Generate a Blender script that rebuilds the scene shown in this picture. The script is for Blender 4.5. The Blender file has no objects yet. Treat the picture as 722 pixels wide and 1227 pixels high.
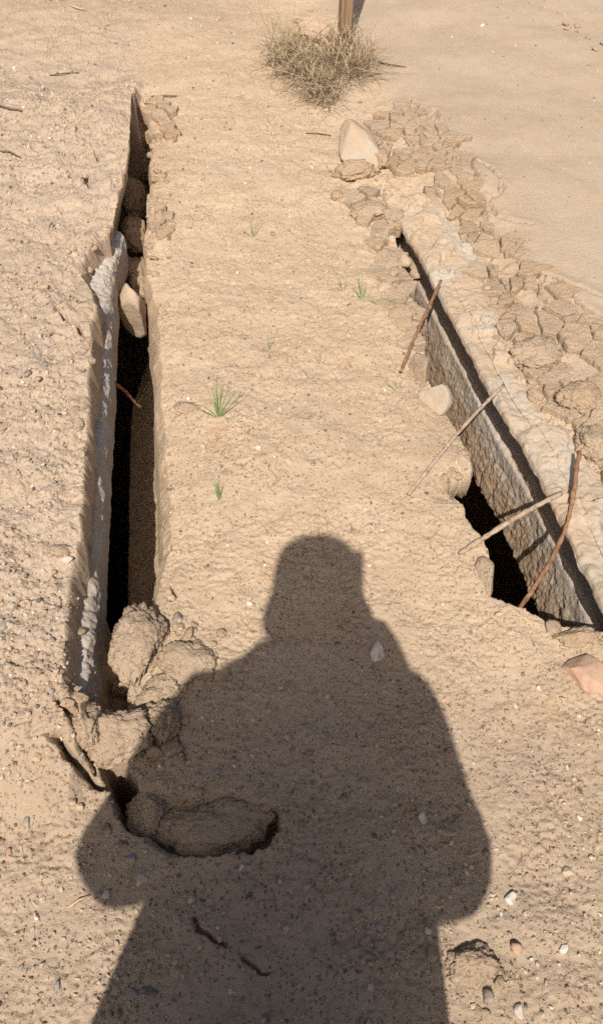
import bpy, bmesh, math, random
import numpy as np
from mathutils import Vector, Matrix

R = math.radians
SC = bpy.context.scene
COL = SC.collection
rng = np.random.default_rng(7)
random.seed(7)

# ------------------------------------------------------------------ camera
CAM_H = 1.5
PITCH = R(50.4)
FPX = 954.0
cam_d = bpy.data.cameras.new('camera')
cam = bpy.data.objects.new('camera', cam_d)
COL.objects.link(cam)
cam.location = (0, 0, CAM_H)
cam.rotation_euler = (math.pi / 2 - PITCH, 0, 0)
cam_d.sensor_fit = 'VERTICAL'
cam_d.angle = 2 * math.atan(613.5 / FPX)
cam_d.clip_start = 0.01
cam_d.clip_end = 1000
SC.camera = cam

# ------------------------------------------------------------------ sky and sun
SUN_EL, SUN_AZ = R(53), R(7.4)          # light travels towards +Y, 8 degrees to the right
world = bpy.data.worlds.new('World')
SC.world = world
world.use_nodes = True
wn = world.node_tree.nodes
wl = world.node_tree.links
wn.clear()
sky = wn.new('ShaderNodeTexSky')
sky.sky_type = 'NISHITA'
sky.sun_disc = False
sky.sun_elevation = SUN_EL
sky.sun_rotation = math.pi + SUN_AZ
sky.dust_density = 5.0
sky.ozone_density = 0.4
bg = wn.new('ShaderNodeBackground')
bg.inputs['Strength'].default_value = 0.062
wo = wn.new('ShaderNodeOutputWorld')
wl.new(sky.outputs[0], bg.inputs[0])
wl.new(bg.outputs[0], wo.inputs[0])

sun_d = bpy.data.lights.new('sun', 'SUN')
sun_d.energy = 4.6
sun_d.angle = R(0.55)
sun_d.color = (1.0, 0.95, 0.87)
sun = bpy.data.objects.new('sun', sun_d)
COL.objects.link(sun)
SDIR = Vector((math.sin(SUN_AZ) * math.cos(SUN_EL), math.cos(SUN_AZ) * math.cos(SUN_EL), -math.sin(SUN_EL)))
sun.rotation_euler = SDIR.to_track_quat('-Z', 'Y').to_euler()
sun.location = (-2, -8, 12)

vs = SC.view_settings
vs.view_transform = 'Standard'
vs.look = 'None'
vs.exposure = 0.24
vs.gamma = 1.0
vs.use_curve_mapping = False
SC.cycles.max_bounces = 6
SC.cycles.use_denoising = False

# ------------------------------------------------------------------ numpy noise
_perm = np.random.default_rng(11).permutation(256)
_perm = np.concatenate([_perm, _perm, _perm])
_g2 = np.random.default_rng(12).normal(size=(256, 2)); _g2 /= np.linalg.norm(_g2, axis=1)[:, None]
_g3 = np.random.default_rng(13).normal(size=(256, 3)); _g3 /= np.linalg.norm(_g3, axis=1)[:, None]

def n2(x, y):
    xi = np.floor(x).astype(np.int64); yi = np.floor(y).astype(np.int64)
    xf = x - xi; yf = y - yi
    xi &= 255; yi &= 255
    u = xf * xf * xf * (xf * (xf * 6 - 15) + 10); v = yf * yf * yf * (yf * (yf * 6 - 15) + 10)
    def c(dx, dy):
        h = _perm[_perm[(xi + dx) & 255] + ((yi + dy) & 255)]
        g = _g2[h]
        return g[..., 0] * (xf - dx) + g[..., 1] * (yf - dy)
    a = c(0, 0); b = c(1, 0); d = c(0, 1); e = c(1, 1)
    return 1.5 * ((a + u * (b - a)) * (1 - v) + (d + u * (e - d)) * v)

def n3(x, y, z):
    xi = np.floor(x).astype(np.int64); yi = np.floor(y).astype(np.int64); zi = np.floor(z).astype(np.int64)
    xf = x - xi; yf = y - yi; zf = z - zi
    xi &= 255; yi &= 255; zi &= 255
    f = lambda t: t * t * t * (t * (t * 6 - 15) + 10)
    u, v, w = f(xf), f(yf), f(zf)
    def c(dx, dy, dz):
        h = _perm[_perm[_perm[(xi + dx) & 255] + ((yi + dy) & 255)] + ((zi + dz) & 255)]
        g = _g3[h]
        return g[..., 0] * (xf - dx) + g[..., 1] * (yf - dy) + g[..., 2] * (zf - dz)
    l = lambda a, b, t: a + t * (b - a)
    return 1.5 * l(l(l(c(0, 0, 0), c(1, 0, 0), u), l(c(0, 1, 0), c(1, 1, 0), u), v),
                   l(l(c(0, 0, 1), c(1, 0, 1), u), l(c(0, 1, 1), c(1, 1, 1), u), v), w)

def fb2(x, y, s, o=3, off=0.0, gain=.5):
    r = 0; a = 1; t = 0
    for i in range(o):
        r = r + a * n2(x * s + off + 17.3 * i, y * s + off * 1.7 + 9.1 * i); t += a; a *= gain; s *= 2.03
    return r / t

def fb3(p, s, o=3, off=0.0, gain=.5):
    r = 0; a = 1; t = 0
    for i in range(o):
        r = r + a * n3(p[:, 0] * s + off + 7.7 * i, p[:, 1] * s + off * .7 + 3.1 * i, p[:, 2] * s - off + 5.3 * i); t += a; a *= gain; s *= 2.03
    return r / t

def sstep(a, b, x):
    t = np.clip((x - a) / (b - a), 0, 1)
    return t * t * (3 - 2 * t)

# ------------------------------------------------------------------ measuring the photograph: picture point -> point on the ground at height z
CP, SP = math.cos(PITCH), math.sin(PITCH)
def W(x, y, z=0.0):
    u = (x - 361) / FPX; v = (y - 613.5) / FPX
    ry = CP - v * SP; rz = -(SP + v * CP)
    t = (z - CAM_H) / rz
    return (u * t, ry * t, z)

def line_y(pts, z=0.0):
    q = sorted([W(a, b, z)[:2] for a, b in pts], key=lambda t: t[1])
    return np.array([t[1] for t in q]), np.array([t[0] for t in q])

def poly_w(pts, z=0.0):
    return np.array([W(a, b, z)[:2] for a, b in pts])

def seg_dist(x, y, pts, closed=False):
    d = np.full(x.shape, 1e9)
    n = len(pts)
    for i in range(n if closed else n - 1):
        a = pts[i]; b = pts[(i + 1) % n]
        ab = b - a; L2 = max(1e-12, ab @ ab)
        t = np.clip(((x - a[0]) * ab[0] + (y - a[1]) * ab[1]) / L2, 0, 1)
        d = np.minimum(d, np.hypot(x - a[0] - t * ab[0], y - a[1] - t * ab[1]))
    return d

def inside(x, y, pts):
    c = np.zeros(x.shape, bool); n = len(pts)
    for i in range(n):
        x1, y1 = pts[i]; x2, y2 = pts[(i + 1) % n]
        if y1 == y2: continue
        m = ((y1 > y) != (y2 > y)) & (x < (x2 - x1) * (y - y1) / (y2 - y1) + x1)
        c ^= m
    return c

def sdf(x, y, pts):                    # negative inside
    d = np.full(x.shape, 1.0)
    lo = pts.min(0) - .25; hi = pts.max(0) + .25
    m = (x > lo[0]) & (x < hi[0]) & (y > lo[1]) & (y < hi[1])
    if m.any():
        xm, ym = x[m], y[m]
        dd = seg_dist(xm, ym, pts, True)
        d[m] = np.where(inside(xm, ym, pts), -dd, dd)
    return d

def crack_dist(x, y, pts):
    d = np.full(x.shape, 1.0)
    lo = pts.min(0) - .1; hi = pts.max(0) + .1
    m = (x > lo[0]) & (x < hi[0]) & (y > lo[1]) & (y < hi[1])
    if m.any(): d[m] = seg_dist(x[m], y[m], pts)
    return d

# ------------------------------------------------------------------ layout of the place
ZL = 0.11                                     # soil on the left bank stands a little higher
LSLOPE, LQ = -0.1213, -0.345                  # left concrete face: x = LSLOPE*y + LQ
RSLOPE, RQ = -0.2132, 0.899                   # right concrete lip: x = RSLOPE*y + RQ

_slot = poly_w([(735, 757), (690, 752), (652, 748), (640, 741), (628, 734), (615, 729), (602, 722), (590, 719), (583, 712), (586, 696), (586, 682), (580, 655), (568, 642),
                (560, 630), (556, 615), (550, 603), (534, 590), (540, 582), (550, 577), (560, 574), (565, 571), (566, 556), (560, 540), (553, 525), (546, 508), (536, 490), (523, 474),
                (517, 458), (512, 440), (510, 420), (507, 398), (503, 376), (497, 350), (490, 322), (481, 292), (472, 262), (466, 240)])
HOLE = np.concatenate([_slot, np.array([(RSLOPE * t + RQ + .028, t) for t in np.linspace(2.72, .90, 24)])])
CRACK_HOLE = poly_w([(118, 905), (128, 902), (140, 908), (152, 925), (158, 950), (164, 985), (150, 978), (138, 960), (132, 938), (122, 918)], 0.05)
SUNK = poly_w([(158, 950), (185, 948), (230, 958), (275, 955), (318, 962), (327, 985), (312, 1008), (285, 1016), (240, 1021), (205, 1022), (180, 1005), (160, 985)])
CRACKS = [  # (points, width, depth)
    (poly_w([(66, 884), (76, 898), (92, 910), (112, 918), (128, 912)], .08), .010, .07),
    (poly_w([(150, 975), (170, 996), (200, 1021), (240, 1021), (285, 1016), (306, 1013)], 0), .0045, .035),
    (poly_w([(302, 1014), (316, 1005), (328, 985), (331, 970)], 0), .015, .06),
    (poly_w([(200, 1021), (197, 990), (190, 965)], 0), .006, .02),
    (poly_w([(232, 1105), (246, 1117), (258, 1127), (268, 1133)], 0), .004, .022),
    (poly_w([(288, 1146), (302, 1160), (318, 1172)], 0), .0035, .016),
    (poly_w([(72, 842), (84, 856), (96, 868), (103, 885)], .08), .006, .05),
    (poly_w([(96, 850), (92, 875), (100, 893), (108, 905)], .08), .006, .05),
    (poly_w([(158, 128), (176, 126), (192, 133), (205, 142), (216, 166)], 0), .006, .04),
    (poly_w([(190, 143), (202, 156), (212, 170)], 0), .006, .035),
    (poly_w([(165, 222), (180, 228), (178, 250), (190, 262)], 0), .006, .035),
    (poly_w([(170, 285), (185, 275), (200, 265), (206, 278), (202, 288)], 0), .005, .03),
    (poly_w([(560, 190), (585, 203), (600, 226), (598, 236), (583, 238), (570, 233)], .03), .007, .03),
    (poly_w([(565, 205), (577, 235), (592, 252), (610, 262), (635, 270)], .03), .007, .03),
    (poly_w([(545, 170), (560, 195), (570, 233), (590, 268), (605, 290), (622, 312), (640, 322), (660, 330), (690, 345), (722, 358)], .03), .0075, .032),
    (poly_w([(640, 322), (652, 335), (668, 338), (680, 352), (700, 372), (722, 382)], .03), .0075, .032),
    (poly_w([(520, 130), (528, 148), (545, 170)], .03), .0075, .03),
    (poly_w([(490, 115), (505, 128), (520, 150), (520, 165)], .03), .0075, .03),
    (poly_w([(500, 150), (520, 165), (535, 190), (540, 205), (560, 215)], .03), .006, .025),
    (poly_w([(650, 330), (645, 345), (655, 360), (650, 375)], .03), .006, .028),
    (poly_w([(590, 268), (575, 262), (560, 262)], .03), .006, .028),
    (poly_w([(605, 290), (590, 298), (580, 312)], .03), .006, .028),
    (poly_w([(680, 400), (700, 395), (722, 405)], .03), .006, .028),
    (poly_w([(528, 245), (545, 262), (556, 285), (572, 300)], .03), .006, .03),
    (poly_w([(75, 375), (82, 388), (96, 404)], .1), .006, .05),
    (poly_w([(52, 408), (65, 402), (80, 410)], .1), .004, .03),
    (poly_w([(20, 372), (34, 365), (46, 360)], .1), .004, .02),
    (poly_w([(110, 215), (104, 228), (112, 238)], .08), .009, .05),
    (poly_w([(116, 190), (122, 200), (130, 196)], .08), .007, .03),
    (poly_w([(205, 492), (215, 496), (224, 492), (230, 482)], 0), .004, .02),
    (poly_w([(320, 560), (332, 580), (322, 590)], 0), .003, .012),
    (poly_w([(205, 700), (212, 715), (206, 720)], 0), .005, .03),
]
ELY = np.array([.45, .60, .70, .80, .92, 1.0, 1.15, 1.3, 1.42, 1.55, 1.7, 1.82, 1.92, 2.0, 2.08, 2.16, 2.24, 2.32, 2.5, 2.7, 2.9, 3.2, 3.6])
ELR = np.array([-.03, -.01, .004, .0, -.004, -.014, -.010, -.016, -.008, -.014, -.018, -.022, -.012, -.030, -.062, -.066, -.040, -.006, .0, -.006, .002, .0, .0])
ELX = LSLOPE * ELY + LQ + .070 * sstep(2.10, 2.85, ELY) + ELR + .024      # edge of the soil crust on the left bank
BDY, BDX = line_y([(440, 190), (475, 225), (518, 236), (540, 268), (562, 322), (580, 385), (604, 432), (634, 482), (666, 514), (696, 552), (732, 610), (760, 690)], .02)
ZFY = np.array([.9, 1.1, 1.62, 1.7, 1.9, 2.0, 2.15, 2.4, 2.6, 2.75, 3.0])
ZFZ = np.array([0, -.01, -.02, -.02, -.03, -.03, -.03, -.03, -.02, -.01, .0])

WID_Y = np.array([.9, 1.0, 1.15, 1.5, 2.1, 2.35, 2.5, 2.7, 2.9, 3.05, 3.2, 3.4, 3.5])
WID_V = np.array([.60, .90, 1.14, 1.06, .95, .58, .50, .32, .40, .34, .42, .30, .2])
def loff(y):                                   # the far end of the left face bends to the right
    return .070 * sstep(2.10, 2.85, y)

def height(x, y):
    """ground height and zone masks at points (x, y)"""
    q = x - (LSLOPE * y + LQ + loff(y))
    r = x - (RSLOPE * y + RQ)
    big = .030 * fb2(x, y, .9, 2, 3.1) + .012 * fb2(x, y, 3.2, 2, 8.2)
    far = sstep(6, 30, np.hypot(x, y))
    big = big * (1 + 8 * far)
    near = sstep(8, 3, np.hypot(x, y))
    lump = fb2(x, y, 14, 3, 1.7)
    grit = fb2(x, y, 60, 3, 5.5, .62)
    pit = np.clip(fb2(x, y, 95, 2, 2.2) - .22, 0, 1)
    left = sstep(.04, -.05, q) * sstep(.35, .75, y) + sstep(-.15, -.35, q) * sstep(.75, .35, y)
    left = np.clip(left, 0, 1) * sstep(5.5, 3.3, y)
    mud = sstep(.16, .34, r) * sstep(.6, 1.2, y)
    rough = (.75 + .75 * left) * (1 - .74 * mud) * (1 + .45 * sstep(1.15, .6, y))
    pz = np.clip(.55 + 1.5 * fb2(x, y, 4.5, 3, 6.2), .15, 1.5)
    cr = fb2(x, y, 6.5, 5, 12.4, .6)
    ledges = (.0045 * sstep(.02, .05, cr) + .0040 * sstep(-.14, -.115, cr) + .003 * sstep(.17, .19, cr)) * (.55 + .9 * left) * (1 - .85 * mud)
    z = big + near * ledges + near * (.0060 * (.6 + .5 * left) * (1 - .7 * mud) * lump + rough * pz * (.0055 * grit + .0030 * fb2(x, y, 118, 2, 8.5, .8) - .013 * pit))
    # left bank: higher, lumpy soil
    ledge = np.interp(y, ELY, ELX)
    jj = (.013 + .008 * sstep(2.1, 2.5, y)) * fb2(x * 0 + .3, y, 9, 3, 4.4) - .004
    bank = sstep(3.75, 3.2, y) * sstep(.45, .72, y)
    onbank = sstep(.010, -.022, x - ledge - jj)
    z = z + bank * onbank * (ZL + .012 * fb2(x, y, 8, 3, 6.6))
    # rougher, broken crust close to the edge of the bank
    nearedge = bank * onbank * sstep(-.28, -.02, x - ledge)
    z = z + nearedge * (.016 * fb2(x, y, 17, 4, 9.9, .6) - .010 * np.clip(np.abs(fb2(x, y, 24, 2, 4.1)) * -1 + .08, 0, 1) * 6)
    # left gap : soil slope on the right of the void
    iny = sstep(3.56, 3.40, y) * sstep(.90, .985, y)
    qj = q + (.014 + .010 * sstep(2.0, 2.4, y)) * fb2(x * 0 + 3.3, y, 7, 4, 2.9, .65) + .003 * fb2(x, y, 40, 2, 4.1)
    wid = np.interp(y, WID_Y, WID_V)
    dq = np.array([.0, .03, .06, .092, .104, .130, .155, .20, .30])
    dz = np.array([-.50, -.47, -.43, -.375, -.27, -.07, -.020, -.006, .0])
    drop = np.interp(qj / wid, dq, dz, left=-.5, right=0.0)
    fl = np.interp(y, [.9, 1.0, 2.1, 2.25, 2.45, 2.75, 3.0, 3.1, 3.3, 3.5], [-.3, -2, -2, -1.6, -1.2, -1.2, -1.0, -.8, -.4, -.05])
    drop = np.maximum(drop, fl + .05 * fb2(x, y, 12, 2, 1.1))
    intr = (q > .0) & (q < .36)
    z = z + np.where(intr, iny * drop, 0)
    # narrow channel between the face and the clods, nearer than the gap
    ch = sstep(.68, .78, y) * sstep(1.02, .95, y) * sstep(-.03, 0, q) * sstep(.085, .05, q + .01 * fb2(x * 0, y, 18, 2))
    z = z - .13 * ch
    # strip between bank edge and face (under / behind the concrete)
    beh = bank * (1 - onbank) * (q < .004)
    z = np.where(beh > .02, np.minimum(z, z * (1 - beh) + beh * (.02)), z)
    # right side: soil sinks towards the face
    zf = np.interp(y, ZFY, ZFZ)
    rng_r = (r < .03) & (y > .9) & (y < 3.0)
    sink = sstep(-.26, -.01, r + .03 * fb2(x, y, 9, 2, 3.7)) ** 1.25
    sink_amt = sink * zf + sink * .03 * fb2(x, y, 15, 3, 5.1)
    sink_amt = sink_amt * sstep(1.0, 1.25, y) * sstep(1.15, 1.75, y + .12)
    z = z + np.where(rng_r, sink_amt, 0)
    # holes
    wob = .008 * fb2(x, y, 28, 3, 7.3)
    dh = sdf(x, y, HOLE) + wob
    z = z - sstep(.004, -.002, dh) * .012 * (r < .03) - .012 * sstep(.07, 0, dh) * (r < 0) * (y > 1.25)
    dh3 = sdf(x, y, CRACK_HOLE) + .6 * wob
    z = z - sstep(.012, -.014, dh3) * .55
    dh4 = sdf(x, y, SUNK) + wob
    z = z - sstep(.014, -.016, dh4) * .042
    # ground under the right concrete plate
    bd = np.interp(y, BDY, BDX) + .014 * fb2(x * 0, y, 11, 3, 2.5)
    under = (r > -.004) & (y > .75) & (y < 2.82)
    up = sstep(-.01, .03, x - bd)
    ylim = sstep(.82, .92, y) * sstep(2.80, 2.70, y)
    z = np.where(under, z - ylim * (1 - up) * .11, z)
    # mud bank on the right is a touch higher and broken along its edge
    z = z + .035 * sstep(.0, .30, x - bd) * (r > .0) * sstep(.7, 1.1, y) * sstep(5.0, 3.2, y)
    brk = sstep(.26, .10, x - bd) * (r > .02) * up * sstep(.85, 1.1, y) * sstep(3.5, 2.9, y)
    z = z + brk * (.014 * fb2(x, y, 13, 3, 7.9) - .014)
    # cracks
    xw = x + .006 * n2(x * 40, y * 40) + .012 * n2(x * 12, y * 12 + 5); yw = y + .006 * n2(y * 40, x * 40) + .012 * n2(y * 12 + 3, x * 12)
    wmod = 1 + .7 * n2(x * 24, y * 24 + 9)
    for pts, wdt, dep in CRACKS:
        lo = pts.min(0) - .08; hi = pts.max(0) + .08
        m = np.flatnonzero((x > lo[0]) & (x < hi[0]) & (y > lo[1]) & (y < hi[1]))
        if len(m):
            d = seg_dist(xw[m], yw[m], pts); wv = wdt * wmod[m]
            z[m] += -dep * sstep(wv, wv * .25, d) + .004 * sstep(.05, .01, d) * (d > wv)
    return z, left, mud, q, r, np.minimum(dh, 1)

def to_u(x, y):
    """grid coordinate: columns of the ground sheet run along the two concrete edges"""
    yc = np.clip(y, -.5, 5.3)
    c1 = (RSLOPE - LSLOPE) / (RQ - LQ); c0 = LSLOPE - c1 * LQ
    u = (x - yc * c0) / (1 + yc * c1)
    return np.where(u < LQ, x - yc * LSLOPE, np.where(u > RQ, x - yc * RSLOPE, u))

def gz(x, y):
    x = float(to_u(np.float64(x), np.float64(y)))
    i = min(max(int(np.searchsorted(xs, x)) - 1, 0), NX - 2); j = min(max(int(np.searchsorted(ys, y)) - 1, 0), NY - 2)
    a = (x - xs[i]) / (xs[i + 1] - xs[i]); b = (y - ys[j]) / (ys[j + 1] - ys[j])
    return float((ZG[j, i] * (1 - a) + ZG[j, i + 1] * a) * (1 - b) + (ZG[j + 1, i] * (1 - a) + ZG[j + 1, i + 1] * a) * b)

def lookup(x, y, A):
    x = to_u(x, y)
    i = np.clip(np.searchsorted(xs, x) - 1, 0, NX - 2); j = np.clip(np.searchsorted(ys, y) - 1, 0, NY - 2)
    a = (x - xs[i]) / (xs[i + 1] - xs[i]); b = (y - ys[j]) / (ys[j + 1] - ys[j])
    return (A[j, i] * (1 - a) + A[j, i + 1] * a) * (1 - b) + (A[j + 1, i] * (1 - a) + A[j + 1, i + 1] * a) * b

def G(x, y, z0=0.0):
    """point of the ground seen at picture point (x, y)"""
    z = z0
    for _ in range(5):
        p = W(x, y, z); z = max(-.4, gz(p[0], p[1]))
    return Vector(W(x, y, z))

# ------------------------------------------------------------------ materials
def mat(name):
    m = bpy.data.materials.new(name); m.use_nodes = True
    nt = m.node_tree; b = nt.nodes['Principled BSDF']
    b.inputs['Specular IOR Level'].default_value = 0.15
    b.inputs['Roughness'].default_value = 0.95
    return m, nt, b

def node(nt, t, **kw):
    n = nt.nodes.new(t)
    for k, v in kw.items():
        if k in n.inputs.keys(): n.inputs[k].default_value = v
        else: setattr(n, k, v)
    return n

def noise(nt, co, scale, detail=4, rough=.6, dist=0):
    n = node(nt, 'ShaderNodeTexNoise', Scale=scale, Detail=detail, Roughness=rough, Distortion=dist)
    nt.links.new(co, n.inputs['Vector']); return n.outputs['Fac']

def ramp(nt, fac, stops):
    n = nt.nodes.new('ShaderNodeValToRGB')
    e = n.color_ramp.elements
    while len(e) > 1: e.remove(e[-1])
    e[0].position = stops[0][0]; e[0].color = (*stops[0][1], 1) if len(stops[0][1]) == 3 else stops[0][1]
    for p, c in stops[1:]:
        k = e.new(p); k.color = (*c, 1)
    nt.links.new(fac, n.inputs[0]); return n.outputs[0]

def g3(v): return (v, v, v)

def mix(nt, fac, a, b, mode='MIX'):
    n = nt.nodes.new('ShaderNodeMix'); n.data_type = 'RGBA'; n.blend_type = mode
    for s, v in ((0, fac), (6, a), (7, b)):
        if hasattr(v, 'links'): nt.links.new(v, n.inputs[s])
        elif s == 0: n.inputs[0].default_value = v
        else: n.inputs[s].default_value = (*v, 1)
    return n.outputs[2]

def mth(nt, op, a, b=None):
    n = nt.nodes.new('ShaderNodeMath'); n.operation = op
    for i, v in enumerate((a, b)):
        if v is None: continue
        if hasattr(v, 'links'): nt.links.new(v, n.inputs[i])
        else: n.inputs[i].default_value = v
    return n.outputs[0]

def bump(nt, b, hs, strength=.5, dist=.003):
    bp = node(nt, 'ShaderNodeBump', Strength=strength, Distance=dist)
    nt.links.new(hs, bp.inputs['Height']); nt.links.new(bp.outputs[0], b.inputs['Normal'])

def geo_pos(nt): return nt.nodes.new('ShaderNodeNewGeometry').outputs['Position']

def soil_nodes(nt, co, base, dark, pale, speck=1.0):
    c = ramp(nt, noise(nt, co, 2.3, 5, .6), [(.25, dark), (.5, base), (.78, pale)])
    c = mix(nt, .5, c, ramp(nt, noise(nt, co, 16, 5, .65), [(.28, dark), (.5, base), (.75, pale)]))
    # orange-brown clayey spots
    c = mix(nt, ramp(nt, noise(nt, co, 6.5, 3, .6, .6), [(.60, g3(0)), (.78, g3(.45))]), c, (base[0] * .85, base[1] * .66, base[2] * .48))
    # grains: dark specks and pale specks of the gravelly sand, denser in patches
    patch = noise(nt, co, 7, 5, .7)
    def grains(scale, size, share, k, colr):
        v = node(nt, 'ShaderNodeTexVoronoi', Scale=scale, Randomness=1.0)
        wob = nt.nodes.new('ShaderNodeVectorMath'); wob.operation = 'MULTIPLY_ADD'
        nn = node(nt, 'ShaderNodeTexNoise', Scale=scale * 1.3, Detail=2.0); nt.links.new(co, nn.inputs['Vector'])
        nt.links.new(nn.outputs['Color'], wob.inputs[0]); wob.inputs[1].default_value = (.9 / scale,) * 3; nt.links.new(co, wob.inputs[2])
        nt.links.new(wob.outputs[0], v.inputs['Vector'])
        sp_ = nt.nodes.new('ShaderNodeSeparateColor'); nt.links.new(v.outputs['Color'], sp_.inputs[0])
        pick = mth(nt, 'GREATER_THAN', mth(nt, 'ADD', sp_.outputs[0], mth(nt, 'MULTIPLY', patch, 1.5)), 1.80 - share)
        rad = mth(nt, 'MULTIPLY_ADD', sp_.outputs[1], size * .6); rad.node.inputs[2].default_value = size * .6
        mr = node(nt, 'ShaderNodeMapRange'); mr.inputs[3].default_value = 1; mr.inputs[4].default_value = 0
        nt.links.new(v.outputs['Distance'], mr.inputs[0]); nt.links.new(mth(nt, 'MULTIPLY', rad, .6), mr.inputs[1]); nt.links.new(rad, mr.inputs[2])
        return mix(nt, mth(nt, 'MULTIPLY', mth(nt, 'MULTIPLY', pick, mr.outputs[0]), k), c, colr)
    c = grains(105, .40, .30, .66 * speck, (base[0] * .33, base[1] * .29, base[2] * .25))
    c = grains(200, .46, .36, .66 * speck, (base[0] * .36, base[1] * .31, base[2] * .27))
    c = grains(62, .32, .06, .7 * speck, (base[0] * .26, base[1] * .25, base[2] * .25))
    c = grains(130, .40, .05, .6 * speck, (min(1, base[0] * 1.3), min(1, base[1] * 1.38), min(1, base[2] * 1.5)))
    return c

# ground: sandy soil, greyer stony bank on the left, smooth dried mud on the right
m_ground, nt, b = mat('sandy_soil')
co = geo_pos(nt)
at = node(nt, 'ShaderNodeAttribute', attribute_name='zone')
sep = nt.nodes.new('ShaderNodeSeparateColor'); nt.links.new(at.outputs['Color'], sep.inputs[0])
cs = soil_nodes(nt, co, (.51, .38, .26), (.44, .315, .21), (.56, .435, .315), 1.0)
cl = soil_nodes(nt, co, (.455, .35, .258), (.385, .285, .205), (.51, .41, .315), .9)
cm = soil_nodes(nt, co, (.455, .35, .255), (.405, .30, .21), (.485, .385, .295), .30)
c = mix(nt, sep.outputs[0], cs, cl)
c = mix(nt, sep.outputs[1], c, cm)
cn = soil_nodes(nt, co, (.425, .32, .225), (.36, .265, .185), (.47, .37, .275), 1.2)  # coarser grey soil, with near light falloff painted into its darker colour
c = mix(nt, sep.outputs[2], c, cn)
nt.links.new(c, b.inputs['Base Color'])
hh = mth(nt, 'ADD', mth(nt, 'MULTIPLY', noise(nt, co, 140, 4, .7), 1.0), mth(nt, 'MULTIPLY', noise(nt, co, 420, 3, .7), .5))
bump(nt, b, hh, .7, .006)

def soil_like(name, base, dark, pale, speck=.8, bs=.9, bd=.009, scale=120):
    m, nt, b = mat(name); co = geo_pos(nt)
    nt.links.new(soil_nodes(nt, co, base, dark, pale, speck), b.inputs['Base Color'])
    hh = mth(nt, 'ADD', noise(nt, co, scale, 5, .7), mth(nt, 'MULTIPLY', noise(nt, co, scale * 3, 3, .7), .5))
    bump(nt, b, hh, bs, bd)
    return m
m_clod = soil_like('clod_soil', (.50, .37, .255), (.42, .30, .20), (.55, .43, .315), .8)
m_plate = soil_like('dried_mud', (.48, .36, .25), (.41, .295, .195), (.50, .385, .275), .6, .9, .010, 90)
m_plate2 = soil_like('dried_clay', (.455, .325, .215), (.39, .27, .175), (.50, .375, .26), .5, .9, .010, 80)

# concrete
def concrete(name, base, stain, zmid=None):
    m, nt, b = mat(name); co = geo_pos(nt)
    c = ramp(nt, noise(nt, co, 5, 5, .65), [(.3, tuple(v * .82 for v in base)), (.55, base), (.75, tuple(min(1, v * 1.15) for v in base))])
    c = mix(nt, ramp(nt, noise(nt, co, 90, 4, .7), [(.52, g3(0)), (.7, g3(.5))]), c, tuple(v * .6 for v in base))
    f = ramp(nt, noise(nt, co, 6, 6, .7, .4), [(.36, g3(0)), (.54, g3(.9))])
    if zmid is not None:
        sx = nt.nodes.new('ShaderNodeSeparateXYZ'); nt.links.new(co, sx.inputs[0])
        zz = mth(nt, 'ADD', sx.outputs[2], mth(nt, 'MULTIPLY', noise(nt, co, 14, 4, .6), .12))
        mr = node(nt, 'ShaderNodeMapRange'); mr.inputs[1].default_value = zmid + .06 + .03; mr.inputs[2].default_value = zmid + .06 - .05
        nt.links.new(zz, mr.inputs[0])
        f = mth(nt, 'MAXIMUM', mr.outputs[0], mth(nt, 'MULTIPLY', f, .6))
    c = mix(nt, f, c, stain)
    nt.links.new(c, b.inputs['Base Color'])
    hh = mth(nt, 'ADD', noise(nt, co, 60, 5, .7), mth(nt, 'MULTIPLY', noise(nt, co, 260, 3, .7), .5))
    bump(nt, b, hh, .7, .007)
    return m
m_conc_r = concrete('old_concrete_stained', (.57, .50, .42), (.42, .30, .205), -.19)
m_conc_top = concrete('old_concrete_dusty', (.48, .415, .335), (.46, .34, .235))
m_conc_l = concrete('old_concrete_grey', (.50, .49, .48), (.45, .37, .29))

def stone_mat(name, col, var=.25, rough=.8, sc=60):
    m, nt, b = mat(name)
    tc = nt.nodes.new('ShaderNodeTexCoord'); co = tc.outputs['Object']
    c = ramp(nt, noise(nt, co, sc, 5, .65), [(.3, tuple(v * (1 - var) for v in col)), (.55, col), (.78, tuple(min(1, v * (1 + var)) for v in col))])
    c = mix(nt, ramp(nt, noise(nt, co, 45, 4, .7), [(.40, g3(.15)), (.62, g3(.8))]), c, (.44, .325, .225))
    nt.links.new(c, b.inputs['Base Color']); b.inputs['Roughness'].default_value = rough
    bump(nt, b, noise(nt, co, sc * 3, 4, .65), .4, .002)
    return m
M = {
    'pale': stone_mat('pale_stone', (.56, .52, .46)),
    'white': stone_mat('whitish_stone', (.70, .66, .60), .12),
    'grey': stone_mat('grey_stone', (.20, .205, .20), .35),
    'dark': stone_mat('dark_stone', (.085, .088, .095), .3),
    'blue': stone_mat('blue_grey_stone', (.23, .25, .27), .2),
    'tan': stone_mat('tan_stone', (.42, .30, .19), .2),
    'brown': stone_mat('brown_stone', (.24, .165, .11), .25),
    'red': stone_mat('reddish_stone', (.46, .27, .185), .22),
    'pink': stone_mat('pinkish_stone', (.55, .36, .26), .2),
}
m_gravel, nt, b = mat('gravel_grains')
at = node(nt, 'ShaderNodeAttribute', attribute_name='tint'); nt.links.new(at.outputs['Color'], b.inputs['Base Color'])

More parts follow.
